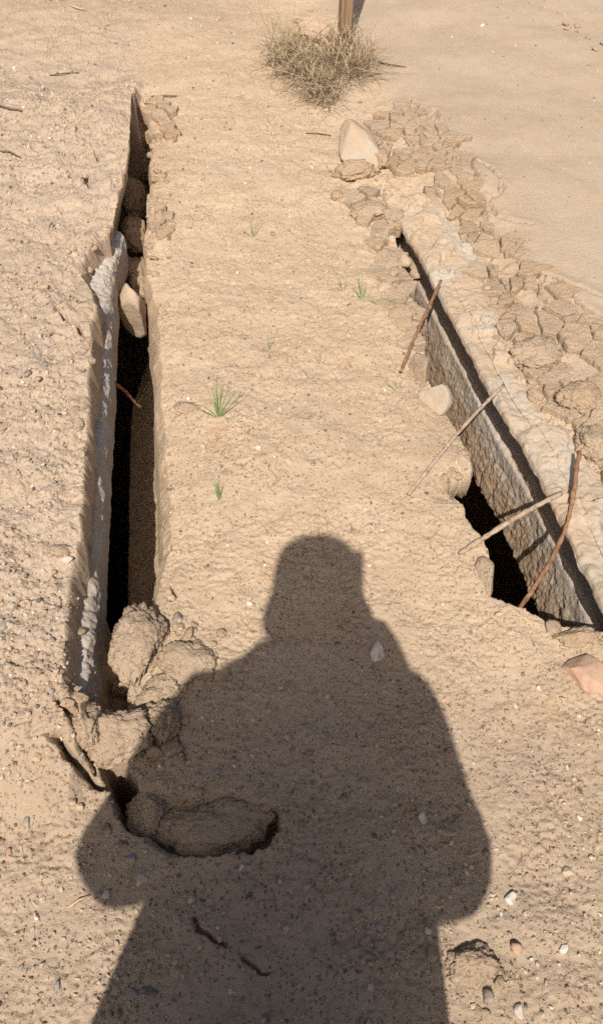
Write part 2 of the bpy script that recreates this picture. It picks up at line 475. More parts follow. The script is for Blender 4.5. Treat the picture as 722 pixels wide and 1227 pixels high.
m_rust, nt, b = mat('rusty_iron'); co = geo_pos(nt)
nt.links.new(ramp(nt, noise(nt, co, 70, 5, .7), [(.3, (.12, .06, .035)), (.5, (.26, .135, .075)), (.7, (.37, .22, .13))]), b.inputs['Base Color'])
bump(nt, b, noise(nt, co, 300, 4, .7), .7, .002)
m_rust2, nt, b = mat('dusty_rusty_iron'); co = geo_pos(nt)
nt.links.new(ramp(nt, noise(nt, co, 60, 5, .7), [(.3, (.22, .13, .085)), (.5, (.40, .29, .21)), (.7, (.50, .40, .32))]), b.inputs['Base Color'])
bump(nt, b, noise(nt, co, 300, 4, .7), .7, .002)

m_wood, nt, b = mat('weathered_wood')
tc = nt.nodes.new('ShaderNodeTexCoord'); mp = nt.nodes.new('ShaderNodeMapping'); mp.inputs['Scale'].default_value = (60, 60, 3)
nt.links.new(tc.outputs['Object'], mp.inputs[0])
nt.links.new(ramp(nt, noise(nt, mp.outputs[0], 1.2, 5, .6), [(.3, (.16, .10, .06)), (.5, (.27, .18, .11)), (.75, (.36, .26, .17))]), b.inputs['Base Color'])
bump(nt, b, noise(nt, mp.outputs[0], 1.6, 4, .6), .5, .003)

def plain(name, col, rough=.8, var=.2, sc=30):
    m, nt, b = mat(name); co = geo_pos(nt)
    nt.links.new(ramp(nt, noise(nt, co, sc, 3, .6), [(.3, tuple(v * (1 - var) for v in col)), (.7, tuple(v * (1 + var) for v in col))]), b.inputs['Base Color'])
    b.inputs['Roughness'].default_value = rough
    return m
m_dry = plain('dry_grass_straw', (.44, .34, .215), .8, .40, 40)
m_dry2 = plain('dry_grass_dark', (.20, .14, .09), .9, .4, 40)
m_green = plain('green_blade', (.17, .225, .085), .6, .4, 25)
m_twig = plain('dry_twig', (.16, .11, .075), .9, .3, 80)
m_straw = plain('pale_straw', (.50, .38, .24), .8, .2, 80)

# ------------------------------------------------------------------ object helpers
def link(o, parent=None):
    COL.objects.link(o)
    if parent is not None: o.parent = parent
    return o

def tag(o, label, cat, group=None):
    o['label'] = label; o['category'] = cat
    if group: o['group'] = group
    return o

def empty(name, loc=(0, 0, 0)):
    o = bpy.data.objects.new(name, None); o.location = loc; o.empty_display_size = .05
    return link(o)

def mesh_np(name, v, f, m, parent=None, smooth=True, loc=(0, 0, 0)):
    me = bpy.data.meshes.new(name)
    if isinstance(f, np.ndarray):
        k = f.shape[1]
        me.vertices.add(len(v)); me.vertices.foreach_set('co', np.asarray(v, np.float32).ravel())
        me.loops.add(f.size); me.loops.foreach_set('vertex_index', f.astype(np.int32).ravel())
        me.polygons.add(len(f)); me.polygons.foreach_set('loop_start', np.arange(0, f.size, k, dtype=np.int32))
        me.polygons.foreach_set('loop_total', np.full(len(f), k, np.int32))
        me.update(calc_edges=True); me.validate()
    else:
        me.from_pydata([tuple(p) for p in v], [], f); me.update()
    me.polygons.foreach_set('use_smooth', np.full(len(me.polygons), smooth, bool))
    if m: me.materials.append(m)
    o = bpy.data.objects.new(name, me); o.location = loc
    return link(o, parent)

_ico = {}
def ico(sub):
    if sub not in _ico:
        bm = bmesh.new(); bmesh.ops.create_icosphere(bm, subdivisions=sub, radius=1)
        v = np.array([p.co[:] for p in bm.verts]); f = np.array([[q.index for q in p.verts] for p in bm.faces]); bm.free()
        _ico[sub] = (v, f)
    return _ico[sub]

def rotz(v, a):
    c, s = math.cos(a), math.sin(a)
    return np.stack([v[:, 0] * c - v[:, 1] * s, v[:, 0] * s + v[:, 1] * c, v[:, 2]], 1)

def rock_v(dim, seed, sub=3, cuts=7, rough=.10, ang=0.0, tilt=(0, 0)):
    v, f = ico(sub); v = v.copy()
    rs = np.random.default_rng(seed)
    for _ in range(cuts):
        n = rs.normal(size=3); n /= np.linalg.norm(n); d = rs.uniform(.38, .80)
        s = v @ n; over = np.clip(s - d, 0, None); v = v - over[:, None] * n * .97
    nrm = v / np.linalg.norm(v, axis=1)[:, None]
    v = v + nrm * (rough * fb3(v, 1.6, 4, seed * 1.37) + (.035 if sub > 3 else 0) * fb3(v, 7, 3, seed * .9))[:, None]
    v = v / np.abs(v).max(0)
    v = v * (np.array(dim) / 2)
    for ax, a in ((0, tilt[0]), (1, tilt[1])):
        c, s = math.cos(a), math.sin(a)
        if ax == 0: v = np.stack([v[:, 0], v[:, 1] * c - v[:, 2] * s, v[:, 1] * s + v[:, 2] * c], 1)
        else: v = np.stack([v[:, 0] * c + v[:, 2] * s, v[:, 1], -v[:, 0] * s + v[:, 2] * c], 1)
    return rotz(v, ang), f

def rock(name, at, dim, m, label, cat='stone', seed=1, sub=3, cuts=7, rough=.10, ang=0., tilt=(0, 0), sink=.3, group=None, z=None, smooth=True):
    """stone standing on the ground at picture point at, sunk a little"""
    v, f = rock_v(dim, seed, sub, cuts, rough, ang, tilt)
    p = G(*at) if len(at) == 2 else Vector(at)
    if z is not None: p = Vector(W(at[0], at[1], z))
    h = v[:, 2].max() - v[:, 2].min()
    p.z += -v[:, 2].min() - sink * h
    o = mesh_np(name, v, f, m, None, smooth, p)
    return tag(o, label, cat, group)

def clod_v(dim, seed, sub=5, ang=0.):
    v, f = ico(sub); v = v.copy()
    rs = np.random.default_rng(seed)
    for _ in range(5):
        n = rs.normal(size=3); n /= np.linalg.norm(n); d = rs.uniform(.5, .85)
        s = v @ n; v = v - (np.clip(s - d, 0, None) * .7)[:, None] * n
    nrm = v / np.linalg.norm(v, axis=1)[:, None]
    big = fb3(v, 1.3, 3, seed * 2.1)
    rid = 1 - 2 * np.abs(fb3(v, 2.6, 3, seed * .77))
    fine = fb3(v, 9, 4, seed * 1.1, .65)
    fine2 = np.abs(fb3(v, 15, 2, seed * 1.9))
    v = v + nrm * (.38 * big + .16 * (rid - .5) + .20 * fine - .10 * np.clip(.16 - fine2, 0, 1) * 3)[:, None]
    return rotz(v * (np.array(dim) / 2), ang), f

def clod(name, at, dim, label, seed, ang=0., sink=.35, sub=5, m=None, z=None):
    v, f = clod_v(dim, seed, sub, ang)
    p = Vector(W(at[0], at[1], z)) if z is not None else G(*at)
    h = v[:, 2].max() - v[:, 2].min()
    p.z += -v[:, 2].min() - sink * h
    return tag(mesh_np(name, v, f, m or m_clod, None, True, p), label, 'clod')

def tube(pts, rad, seg=8, jit=0., seed=0, cap=True):
    pts = [Vector(p) for p in pts]; n = len(pts); rs = random.Random(seed)
    rad = rad if hasattr(rad, '__len__') else [rad] * n
    V = []; F = []
    t0 = (pts[1] - pts[0]).normalized(); up = Vector((0, 0, 1)) if abs(t0.z) < .9 else Vector((1, 0, 0))
    a = t0.cross(up).normalized()
    for i in range(n):
        t = (pts[min(i + 1, n - 1)] - pts[max(i - 1, 0)]).normalized()
        a = (a - t * a.dot(t)).normalized(); b_ = t.cross(a)
        for k in range(seg):
            an = 2 * math.pi * k / seg; rr = rad[i] * (1 + jit * (rs.random() - .5))
            V.append(pts[i] + a * (math.cos(an) * rr) + b_ * (math.sin(an) * rr))
    for i in range(n - 1):
        for k in range(seg):
            k2 = (k + 1) % seg
            F.append([i * seg + k, i * seg + k2, (i + 1) * seg + k2, (i + 1) * seg + k])
    if cap:
        F.append(list(range(seg))[::-1]); F.append([(n - 1) * seg + k for k in range(seg)])
    return V, F

# ------------------------------------------------------------------ the ground: one sheet, fine near the camera and growing coarser to the horizon
def grow(a, step, end, k=1.12):
    o = []
    while a < end:
        step *= k; a += step; o.append(a)
    return o
xs = np.concatenate([np.arange(-1.30, -.72, .008), np.arange(-.72, 1.05, .0034), np.arange(1.05, 1.62, .0055), np.arange(1.62, 2.70, .012)])
ys = np.concatenate([np.arange(-.40, .12, .012), np.arange(.12, 1.30, .0031), np.arange(1.30, 2.4, .0046), np.arange(2.4, 3.6, .0070), np.arange(3.6, 5.3, .013)])
gx = grow(xs[-1], .009, 300); gl = grow(-xs[0], .009, 300)
gy = grow(ys[-1], .012, 300); gn = grow(-ys[0], .012, 300)
xs = np.concatenate([-np.array(gl[::-1]), xs, gx]); ys = np.concatenate([-np.array(gn[::-1]), ys, gy])
X, Y = np.meshgrid(xs, ys)
NX, NY = len(xs), len(ys)
y = Y.ravel(); x = X.ravel()
x = x + np.clip(y, -.5, 5.3) * np.interp(x, [LQ, RQ], [LSLOPE, RSLOPE])
z, left, mud, q, r, dh = height(x, y)
ZG = z.reshape(NY, NX).copy(); MG = mud.reshape(NY, NX); LG = left.reshape(NY, NX)
vx = x.copy(); vy = y.copy()
# void running back under the left concrete
iny = (y > 1.02) & (y < 3.36)
m = iny & (q > .0) & (q < .030)
s = q / .030
vx = np.where(m, x - q + np.interp(s, [0, .25, .5, .8, 1], [-.045, -.075, -.55, -.55, .02]), vx)
z = np.where(m, np.interp(s, [0, .25, .5, .8, 1], [.0, -.13, -.17, -3, -3]), z)
# the floor of the gap juts back towards the face as a shelf
m = iny & (q >= .030) & (q < .085)
vx = np.where(m, vx - .042 * (1 - (q - .030) / .055) * sstep(2.35, 2.05, y), vx)
# the soil round the right holes is a crust a hand thick; inside it the sheet is cut away
def rim_of(d, poly):
    m_ = np.flatnonzero((d < .004) & (d > -.03) & (r < .02))
    xm, ym = x[m_], y[m_]; e = 1e-3
    gxx = sdf(xm + e, ym, poly) - sdf(xm - e, ym, poly); gyy = sdf(xm, ym + e, poly) - sdf(xm, ym - e, poly)
    gn_ = np.maximum(1e-9, np.hypot(gxx, gyy))
    t = np.clip(.004 - d[m_], 0, 1)
    o_ = np.interp(t, [0, .005, .010, .016, .03], [0, -.002, .012, .10, .10])
    z_ = np.interp(t, [0, .003, .006, .010, .016], [0, -.008, -.03, -.075, -.085])
    vx[m_] += gxx / gn_ * o_; vy[m_] += gyy / gn_ * o_; z[m_] += z_
cut = np.zeros(len(x), bool)
for d_, p_ in ((dh, HOLE),):
    rim_of(d_, p_)
    cut |= (d_ < -.013) & (r < .028)
idx = np.arange(NX * NY).reshape(NY, NX)
F = np.stack([idx[:-1, :-1].ravel(), idx[:-1, 1:].ravel(), idx[1:, 1:].ravel(), idx[1:, :-1].ravel()], 1)
F = F[~cut[F].all(1)]
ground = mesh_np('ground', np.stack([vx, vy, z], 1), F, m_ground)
ground['kind'] = 'structure'
dim_soil = np.maximum(sstep(3.9, 4.6, y + .25 * fb2(x, y, 1.5, 2)) * sstep(-.0, -.6, x) * .7, sstep(1.05, .45, y + .3 * fb2(x, y, 2.5, 3)))  # darker soil up close and far left; near part paints in light falloff
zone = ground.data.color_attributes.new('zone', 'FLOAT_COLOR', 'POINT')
zone.data.foreach_set('color', np.stack([left, mud, dim_soil, np.ones_like(left)], 1).astype(np.float32).ravel())
print('ground verts', NX * NY)
# the hollow under the crust on the right
pv = []; rings_ = [(-.06, 1.0), (-.5, .97), (-1.6, .95), (-2.8, .93), (-3.5, .85)]
for zz, k in rings_:
    for a in np.linspace(0, 2 * math.pi, 48, endpoint=False):
        w_ = 1 + .06 * math.sin(3 * a + zz) + .04 * math.sin(7 * a - 2 * zz)
        pv.append((1.22 + 1.22 * k * w_ * math.cos(a), 2.2 + 2.2 * k * w_ * math.sin(a), zz))
pv.append((1.22, 2.2, -3.6))
pf = [[i * 48 + k, i * 48 + (k + 1) % 48, (i + 1) * 48 + (k + 1) % 48, (i + 1) * 48 + k] for i in range(4) for k in range(48)] + [[192 + k, 192 + (k + 1) % 48, 240] for k in range(48)]
pit = mesh_np('pit', pv, pf, m_ground); pit['kind'] = 'structure'

# ------------------------------------------------------------------ old concrete edges
def sweep(name, prof, y0, y1, n, frame, m, disp, seed, parent=None, prof_fn=None):
    """prof: list of (across, z); frame(y) -> x of the line"""
    pr = np.array(prof); L = np.concatenate([[0], np.cumsum(np.hypot(*np.diff(pr, axis=0).T))])
    k = int(L[-1] / .0042); t = np.linspace(0, L[-1], k)
    a = np.interp(t, L, pr[:, 0]); zz = np.interp(t, L, pr[:, 1])
    yy = np.linspace(y0, y1, n)
    A, YY = np.meshgrid(a, yy); Z, _ = np.meshgrid(zz, yy)
    if prof_fn: A, Z = prof_fn(A, Z, YY)
    v = np.stack([(frame(YY) + A).ravel(), YY.ravel(), Z.ravel()], 1)
    d = disp(v)
    v = v + d
    i = np.arange(n * k).reshape(n, k)
    f = np.stack([i[:-1, :-1].ravel(), i[1:, :-1].ravel(), i[1:, 1:].ravel(), i[:-1, 1:].ravel()], 1)
    return mesh_np(name, v, f, m, parent)

lframe = lambda yy: LSLOPE * yy + LQ + loff(yy)
rframe = lambda yy: RSLOPE * yy + RQ

def ldisp(v):
    d = np.zeros_like(v)
    topw = sstep(-.06, .03, v[:, 2])
    d[:, 0] = (.005 + .016 * topw) * fb3(v, 14, 4, 2.2, .6) + .005 * fb3(v, 48, 4, 1.2, .65) + .010 * fb3(v * np.array([0, 1, 0]), 2.5, 2, 5.5) - .012 * topw * np.clip(fb3(v, 9, 2, 6.1), 0, 1)
    d[:, 2] = topw * (.014 * fb3(v, 18, 4, 3.2, .6) + .008 * fb3(v, 55, 3, 3.2, .65)) + .010 * fb3(v * np.array([0, 1, 0]), 5, 3, 9.5) * sstep(-.07, -.11, v[:, 2])
    return d
edge_l = tag(empty('concrete_wall', (lframe(1.6), 1.6, -.12)), 'grey concrete wall face along the narrow dark gap, soil piled on its top', 'wall')
def under(o, root):
    o.parent = root; o.matrix_parent_inverse = Matrix.Translation(root.location).inverted(); return o
under(sweep('face', [(-.13, -.125), (-.13, .03), (-.05, .045), (-.018, .042), (.002, .030), (.010, .01), (.012, -.05), (.008, -.105), (.004, -.118), (-.13, -.125)],
            .74, 2.44, 520, lframe, m_conc_l, ldisp, 1), edge_l)

def rprof(A, Z, YY):
    rec = np.interp(YY, [.9, 1.1, 1.5, 2.0, 2.4, 2.7], [.026, .028, .026, .028, .022, .012])
    mrec = sstep(-.022, -.04, Z) * sstep(.06, .03, A)
    A = A + mrec * rec * (1.15 - 2.2 * np.clip(-Z - .04, 0, .1))
    A = A - .5 * mrec * rec * sstep(-.125, -.145, Z)
    # foot of the face comes forward a little, so it catches the light
    A = A - sstep(-.13, -.33, Z) * sstep(.06, .03, A) * .012
    return A, Z
def tprof(A, Z, YY):
    w_ = np.interp(YY, BDY, BDX) - rframe(YY) + .05
    k = np.clip(w_ / .36, .25, 1.0)
    t = sstep(.04, .12, A)
    return A * (1 - t) + A * k * t, Z - .012 * sstep(.6, 1.0, A / .40)
def rdisp(v):
    d = np.zeros_like(v); rr = v[:, 0] - rframe(v[:, 1])
    top = sstep(-.03, -.01, v[:, 2]) * (rr < .5)
    face = 1 - top
    d[:, 0] = face * (.006 * fb3(v, 18, 4, 4.2, .6)) + .007 * top * sstep(.06, 0, rr) * fb3(v, 13, 4, 8.2, .6)
    # vertically fluted, rough lower face
    low = sstep(-.15, -.22, v[:, 2])
    vv = v * np.array([1, 1, .22])
    d[:, 0] += low * (.5 + 1.2 * np.clip(fb3(v, 5, 2, 8.8) + .3, 0, 1)) * (.004 * fb3(vv, 40, 3, 1.4, .65) + .010 * fb3(v, 30, 5, 2.7, .68)) + .004 * face * fb3(v, 60, 3, 3.3, .65)
    yy1 = v * np.array([0, 1, 0])
    d[:, 0] += .016 * fb3(yy1, 2.2, 2, 1.9) + (.010 * fb3(yy1, 9, 3, 6.9)) * sstep(-.05, -.02, v[:, 2]) * sstep(.08, 0, rr)
    d[:, 2] += .018 * fb3(yy1, 6, 3, 3.9) * sstep(-.29, -.33, v[:, 2])
    lay = fb3(v * np.array([1, 1, 0]), 8, 4, 5.2, .55)
    d[:, 2] += top * (.010 * lay + .011 * fb3(v, 24, 5, 3.9, .68) + .008 * np.sign(lay - .10) * sstep(0, .02, np.abs(lay - .10)) * sstep(.0, .04, rr) - .012 * np.clip(fb3(v, 16, 3, 4.6) - .1, 0, 1) * 2 * sstep(.06, .0, rr))
    return d
edge_r = tag(empty('concrete_slab', (rframe(1.7) + .1, 1.7, -.34)), 'pale broken concrete slab with a shadowed groove under its lip beside the black hole', 'slab')
under(sweep('slab_top', [(.40, -.05), (.36, .010), (.20, .012), (.05, .006), (.006, .002), (-.006, -.006), (-.010, -.018), (-.004, -.034), (.02, -.042)], .86, 2.74, 620, rframe, m_conc_top, rdisp, 3, prof_fn=tprof), edge_r)
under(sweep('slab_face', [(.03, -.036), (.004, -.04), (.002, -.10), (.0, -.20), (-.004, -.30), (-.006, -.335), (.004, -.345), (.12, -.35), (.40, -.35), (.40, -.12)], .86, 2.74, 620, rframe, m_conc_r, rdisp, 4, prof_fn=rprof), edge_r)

# ------------------------------------------------------------------ dried mud plates lying broken along the slab
def clip_poly(poly, n, c):
    out = []
    for i in range(len(poly)):
        a, b_ = poly[i], poly[(i + 1) % len(poly)]
        da, db = a @ n - c, b_ @ n - c
        if da <= 0: out.append(a)
        if (da < 0) != (db < 0) and da != db: out.append(a + (b_ - a) * (da / (da - db)))
    return out

def voronoi(seeds, k=14, rad=.16):
    cells = []
    for i, s in enumerate(seeds):
        poly = [s + rad * np.array([math.cos(t), math.sin(t)]) for t in np.linspace(0, 2 * math.pi, 10, endpoint=False)]
        d = np.linalg.norm(seeds - s, axis=1); near = np.argsort(d)[1:k + 1]
        for j in near:
            n = seeds[j] - s; c = (seeds[j] + s) @ n / 2
            poly = clip_poly(poly, n, c)
            if len(poly) < 3: break
        cells.append(np.array(poly))
    return cells

def plate(poly, thick, ztop, tilt, seed, m, gap, name='mud_plate'):
    rs = np.random.default_rng(seed)
    c = poly.mean(0)
    # shrink, subdivide and roughen the outline
    p = c + (poly - c) * (1 - gap / max(.012, np.linalg.norm(poly - c, axis=1).mean()))
    pts = []
    for i in range(len(p)):
        a, b_ = p[i], p[(i + 1) % len(p)]; L = np.linalg.norm(b_ - a)
        if L < .004: continue
        k = max(1, int(L / .011))
        for j in range(k):
            w = .20 * L / k if k > 1 else .05 * L
            pts.append(a + (b_ - a) * (j / k) + rs.normal(size=2) * w * .8)
    pts = np.array(pts)
    if len(pts) < 4: return None
    n = len(pts); rel = pts - c
    rings = [(1.0, -thick), (1.03, -thick * .35), (1.0, -.003), (.93, 0), (.55, .001), (0, 0)]
    V = []
    for sc_, dz in rings[:-1]:
        for q_ in rel: V.append((q_[0] * sc_, q_[1] * sc_, dz))
    V.append((0, 0, .001)); V = np.array(V)
    top = V[:, 2] > -.004
    V[:, 2] += np.where(top, .008 * fb3(V + seed * .13, 24, 4, seed * .31, .6), .004 * fb3(V, 60, 2, seed * .2))
    V[:, 2] += V[:, 0] * tilt[0] + V[:, 1] * tilt[1]
    # curled rim
    V[:, 2] += np.where(V[:, 2] > -thick, 1.2 * (V[:, 0] ** 2 + V[:, 1] ** 2) * rs.uniform(0, 1), 0)
    Fq = []
    for k in range(len(rings) - 2):
        for i in range(n): Fq.append([k * n + i, k * n + (i + 1) % n, (k + 1) * n + (i + 1) % n, (k + 1) * n + i])
    base = (len(rings) - 2) * n; ci = len(V) - 1
    for i in range(n): Fq.append([base + i, base + (i + 1) % n, ci])
    return mesh_np(name, V, Fq, m, ground, False, (c[0], c[1], ztop))

def seeds_in(polyw, spacing, seed):
    rs = np.random.default_rng(seed); lo, hi = polyw.min(0) - .15, polyw.max(0) + .15
    gxs = np.arange(lo[0], hi[0], spacing); gys = np.arange(lo[1], hi[1], spacing * 1.15)
    A, B = np.meshgrid(gxs, gys); B = B + 0
    A = A + (np.arange(A.shape[0]) % 2)[:, None] * spacing / 2
    P = np.stack([A.ravel(), B.ravel()], 1) + rs.uniform(-.42, .42, (A.size, 2)) * spacing
    return P

BAND_IN = [(444, 140), (455, 190), (470, 228), (515, 228), (545, 255), (572, 318), (590, 382), (606, 425), (628, 470), (655, 500), (690, 545), (722, 590), (760, 660)]
BAND_OUT = [(800, 480), (760, 420), (730, 385), (700, 362), (660, 332), (628, 300), (600, 262), (578, 225), (555, 192), (535, 160), (508, 132), (475, 115)]
band = poly_w(BAND_IN + BAND_OUT, .02)
inner = poly_w(BAND_IN, .02)
count = 0
S = seeds_in(band, .062, 5)
S = S[np.random.default_rng(8).random(len(S)) > .30]
cells = voronoi(S)
ins = inside(S[:, 0], S[:, 1], band)
for i, cell in enumerate(cells):
    if not ins[i] or len(cell) < 3: continue
    rs = np.random.default_rng(1000 + i)
    if rs.random() < .12: continue
    di = float(seg_dist(S[i:i + 1, 0], S[i:i + 1, 1], inner)[0])
    zt = gz(*S[i])
    small = rs.random() < .62
    sub = [cell]
    if small:                                            # broken into smaller bits
        ss = cell.mean(0) + rs.uniform(-.032, .032, (rs.integers(2, 5), 2))
        sub = []
        for j in range(len(ss)):
            pl = list(cell)
            for k in range(len(ss)):
                if k == j: continue
                n_ = ss[k] - ss[j]; pl = clip_poly(pl, n_, (ss[k] + ss[j]) @ n_ / 2)
                if len(pl) < 3: break
            if len(pl) >= 3: sub.append(np.array(pl))
    edge = max(0, 1 - di / .16)
    for j, pl in enumerate(sub):
        if count >= 290: break
        t = rs.normal(size=2) * (.03 + .10 * edge)
        up = .006 + .008 * rs.random() + .022 * edge * rs.random()
        g = .0015 + .0045 * edge * rs.random() + .001 * rs.random()
        if plate(pl, .022 + .03 * rs.random() * edge + .012, zt + up, t, 5000 + i * 7 + j, m_plate2 if rs.random() < .33 else m_plate, g): count += 1
# broken crust beside the far half of the slab (centre side) and at the far end of the left gap
for polypx, sp, sd, cnt in (([(425, 215), (465, 240), (480, 300), (505, 370), (505, 425), (470, 400), (450, 330), (430, 270), (405, 240)], .065, 21, 1),
                            ([(160, 125), (190, 122), (218, 150), (218, 172), (190, 165), (172, 150)], .055, 22, 1),
                            ([(178, 235), (196, 240), (206, 270), (200, 290), (182, 285)], .05, 23, 1)):
    pw = poly_w(polypx); S2 = seeds_in(pw, sp, sd); C2 = voronoi(S2, rad=.09); I2 = inside(S2[:, 0], S2[:, 1], pw)
    for i, cell in enumerate(C2):
        if not I2[i] or len(cell) < 3: continue
        rs = np.random.default_rng(sd * 100 + i)
        if plate(cell, .05, gz(*S2[i]) + .008 + .012 * rs.random(), rs.normal(size=2) * .10, sd * 300 + i, m_plate2 if rs.random() < .35 else m_plate, .003 + .004 * rs.random()): count += 1
print('plates', count)

# ------------------------------------------------------------------ clods of soil fallen at the near end of the left gap
clod('soil_clod', (166, 772), (.12, .19, .085), 'biggest rough clod, at the near end of the left gap', 41, .15, .42)
clod('soil_clod', (140, 885), (.15, .12, .085), 'rough gravelly clod directly above the dark crack hole, bottom left', 42, .1, .25)
clod('soil_clod', (222, 790), (.14, .10, .06), 'low clod right of the biggest one, touching the shadow shoulder', 43, -.5, .58)
clod('soil_clod', (188, 832), (.11, .07, .055), 'small crumbly clod between two grey pebbles near the left gap', 44, .2, .5)
clod('soil_clod', (193, 868), (.07, .09, .08), 'small knobbly clod at the shadow edge under the crumbly clods', 45, .2, .35)
clod('soil_clod', (150, 828), (.05, .06, .06), 'narrow clod leaning into the shaded channel beside the concrete face', 46, .6, .35)
clod('soil_clod', (102, 868), (.07, .10, .07), 'flat clod at the left end of the crack, bottom left', 47, .4, .45)
clod('soil_clod', (255, 985), (.205, .125, .085), 'long lumpy clod lying in the hollow inside the shadow', 60, .08, .5, 5)
clod('soil_clod', (180, 972), (.09, .10, .06), 'dark rounded clod between the crack hole and the long lumpy clod', 71, .3, .45, 5)
clod('soil_clod', (225, 487), (.07, .05, .025), 'thin flat crust clod left of the green sprout', 48, .0, .62, 4)
clod('soil_clod', (426, 212), (.16, .10, .08), 'brown clod under the big pale stone near the dry grass', 49, .25, .25, 5, m_plate2)
clod('soil_clod', (404, 236), (.05, .045, .03), 'small round brown clod left of the slab tip', 50, 0, .3, 4, m_plate2)
clod('soil_clod', (455, 195), (.09, .12, .06), 'long clod right of the big pale stone', 51, .1, .3, 4, m_plate2)
clod('soil_clod', (470, 262), (.12, .09, .05), 'pale flattened clod at the tip of the slab', 52, .3, .4, 4)
clod('soil_clod', (440, 255), (.13, .10, .05), 'low clod left of the slab tip', 53, .3, .45, 4)
clod('soil_clod', (640, 432), (.15, .13, .07), 'large gravelly clod on the broken mud beside the slab', 54, .4, .3, 5)
clod('soil_clod', (592, 382), (.10, .07, .05), 'brown clod standing on the dusty slab top', 55, .6, .25, 5, m_plate2)
clod('soil_clod', (690, 480), (.14, .12, .06), 'cracked brown clod near the right edge above the thin bent rod', 56, .6, .3, 5, m_plate2)
clod('soil_clod', (712, 535), (.10, .12, .07), 'brown clod at the right edge behind the thin bent rod', 57, .2, .3, 5)
clod('soil_clod', (560, 1160), (.10, .06, .035), 'crumbly clod right of the shadow at the bottom edge', 58, .3, .3, 5)
clod('soil_clod', (690, 765), (.10, .04, .035), 'thin broken clod at the near end of the slab, right edge', 59, .1, .35, 5, m_plate2)

# crumbs of broken crust along the edges: pieces of the ground
_lump = []
for k in range(12):
    v_, f_ = clod_v((1, 1, .8), 300 + k, 3)
    me = bpy.data.meshes.new('crust_lump')
    me.from_pydata([tuple(p) for p in v_], [], [list(map(int, q_)) for q_ in f_]); me.update()
    me.polygons.foreach_set('use_smooth', np.full(len(me.polygons), True)); me.materials.append(m_plate2 if k % 5 == 4 else m_clod); _lump.append(me)
lr = random.Random(17)
def lump(x_, y_, size, zoff=0., z_=None):
    o = bpy.data.objects.new('crust_lump', lr.choice(_lump))
    zz = gz(x_, y_) if z_ is None else z_
    if zz < -.05 or sdf(np.array([x_]), np.array([y_]), HOLE)[0] < .005: return
    q_ = x_ - (LSLOPE * y_ + LQ + float(loff(np.float64(y_))))
    if -.012 < q_ < .13 * float(np.interp(y_, WID_Y, WID_V)) and y_ > .9: return
    o.location = (x_, y_, zz + size * .12 + zoff); o.rotation_euler = (lr.uniform(-.5, .5), lr.uniform(-.5, .5), lr.uniform(0, 6.28))
    o.scale = (size * lr.uniform(.7, 1.3), size * lr.uniform(.7, 1.3), size * lr.uniform(.5, .9))
    link(o, ground)
def lumps_along(pts, z0, n, smin, smax, spread, zref=None):
    P_ = poly_w(pts, z0); seg = np.linalg.norm(np.diff(P_, axis=0), axis=1); cum = np.concatenate([[0], np.cumsum(seg)])
    for _ in range(n):
        t = lr.random() * cum[-1]; a = np.array([np.interp(t, cum, P_[:, 0]), np.interp(t, cum, P_[:, 1])]) + np.array([lr.gauss(0, spread), lr.gauss(0, spread)])
        sz = smin + (smax - smin) * lr.random() ** 2.2
        lump(a[0], a[1], sz, z_=zref)
for i_ in range(95):                                             # edge of the left bank
    y_ = .72 + 2.6 * lr.random() ** 1.25
    x_ = float(np.interp(y_, ELY, ELX)) - .006 - abs(lr.gauss(0, .022)); sz = .008 + .030 * lr.random() ** 2.2
    lump(x_, y_, sz, -.004)
for i_ in range(75):                                             # crumbled lip on the other side of the gap
    y_ = 3.5 - 2.45 * lr.random() ** 1.5
    x_ = LSLOPE * y_ + LQ + float(loff(np.float64(y_))) + .175 * float(np.interp(y_, WID_Y, WID_V)) + abs(lr.gauss(0, .03 if y_ > 2.2 else .012)); sz = .008 + (.045 if y_ > 2.2 else .014) * lr.random() ** 2
    lump(x_, y_, sz, -.003)
lumps_along([(150, 960), (200, 1010), (260, 1015), (318, 1000), (325, 970), (200, 955)], 0, 20, .008, .026, .012)
lumps_along([(158, 725), (178, 735), (200, 770), (230, 775), (248, 775), (235, 800), (200, 820), (175, 850), (165, 870)], 0, 44, .008, .042, .035)
lumps_along([(100, 850), (110, 870), (130, 862), (165, 880), (175, 905)], .05, 16, .010, .04, .018)
lumps_along([(160, 130), (172, 150), (176, 200), (172, 240), (180, 290), (186, 330)], 0, 26, .012, .05, .012)
lumps_along([(186, 400), (190, 500), (192, 600), (190, 660), (175, 705)], 0, 8, .006, .014, .01)
lumps_along([(440, 150), (455, 200), (475, 232), (520, 236), (550, 275), (575, 330), (590, 390), (620, 440), (650, 490), (690, 530), (722, 560)], .02, 62, .012, .055, .03)
lumps_along([(440, 250), (462, 290), (480, 330), (495, 380), (500, 420), (515, 470), (545, 515)], 0, 26, .012, .05, .02)
lumps_along([(640, 752), (665, 757), (690, 760), (722, 766)], 0, 14, .012, .04, .010)
lumps_along([(555, 1135), (580, 1165), (600, 1190), (560, 1200)], 0, 12, .008, .022, .012)

lumps_along([(528, 585), (545, 570), (560, 545), (550, 520)], 0, 14, .008, .035, .012)
lumps_along([(655, 10), (680, 30), (700, 42), (722, 60)], .03, 14, .015, .05, .03)
lumps_along([(360, 20), (385, 40), (430, 110), (450, 125), (400, 150)], 0, 16, .015, .05, .05)

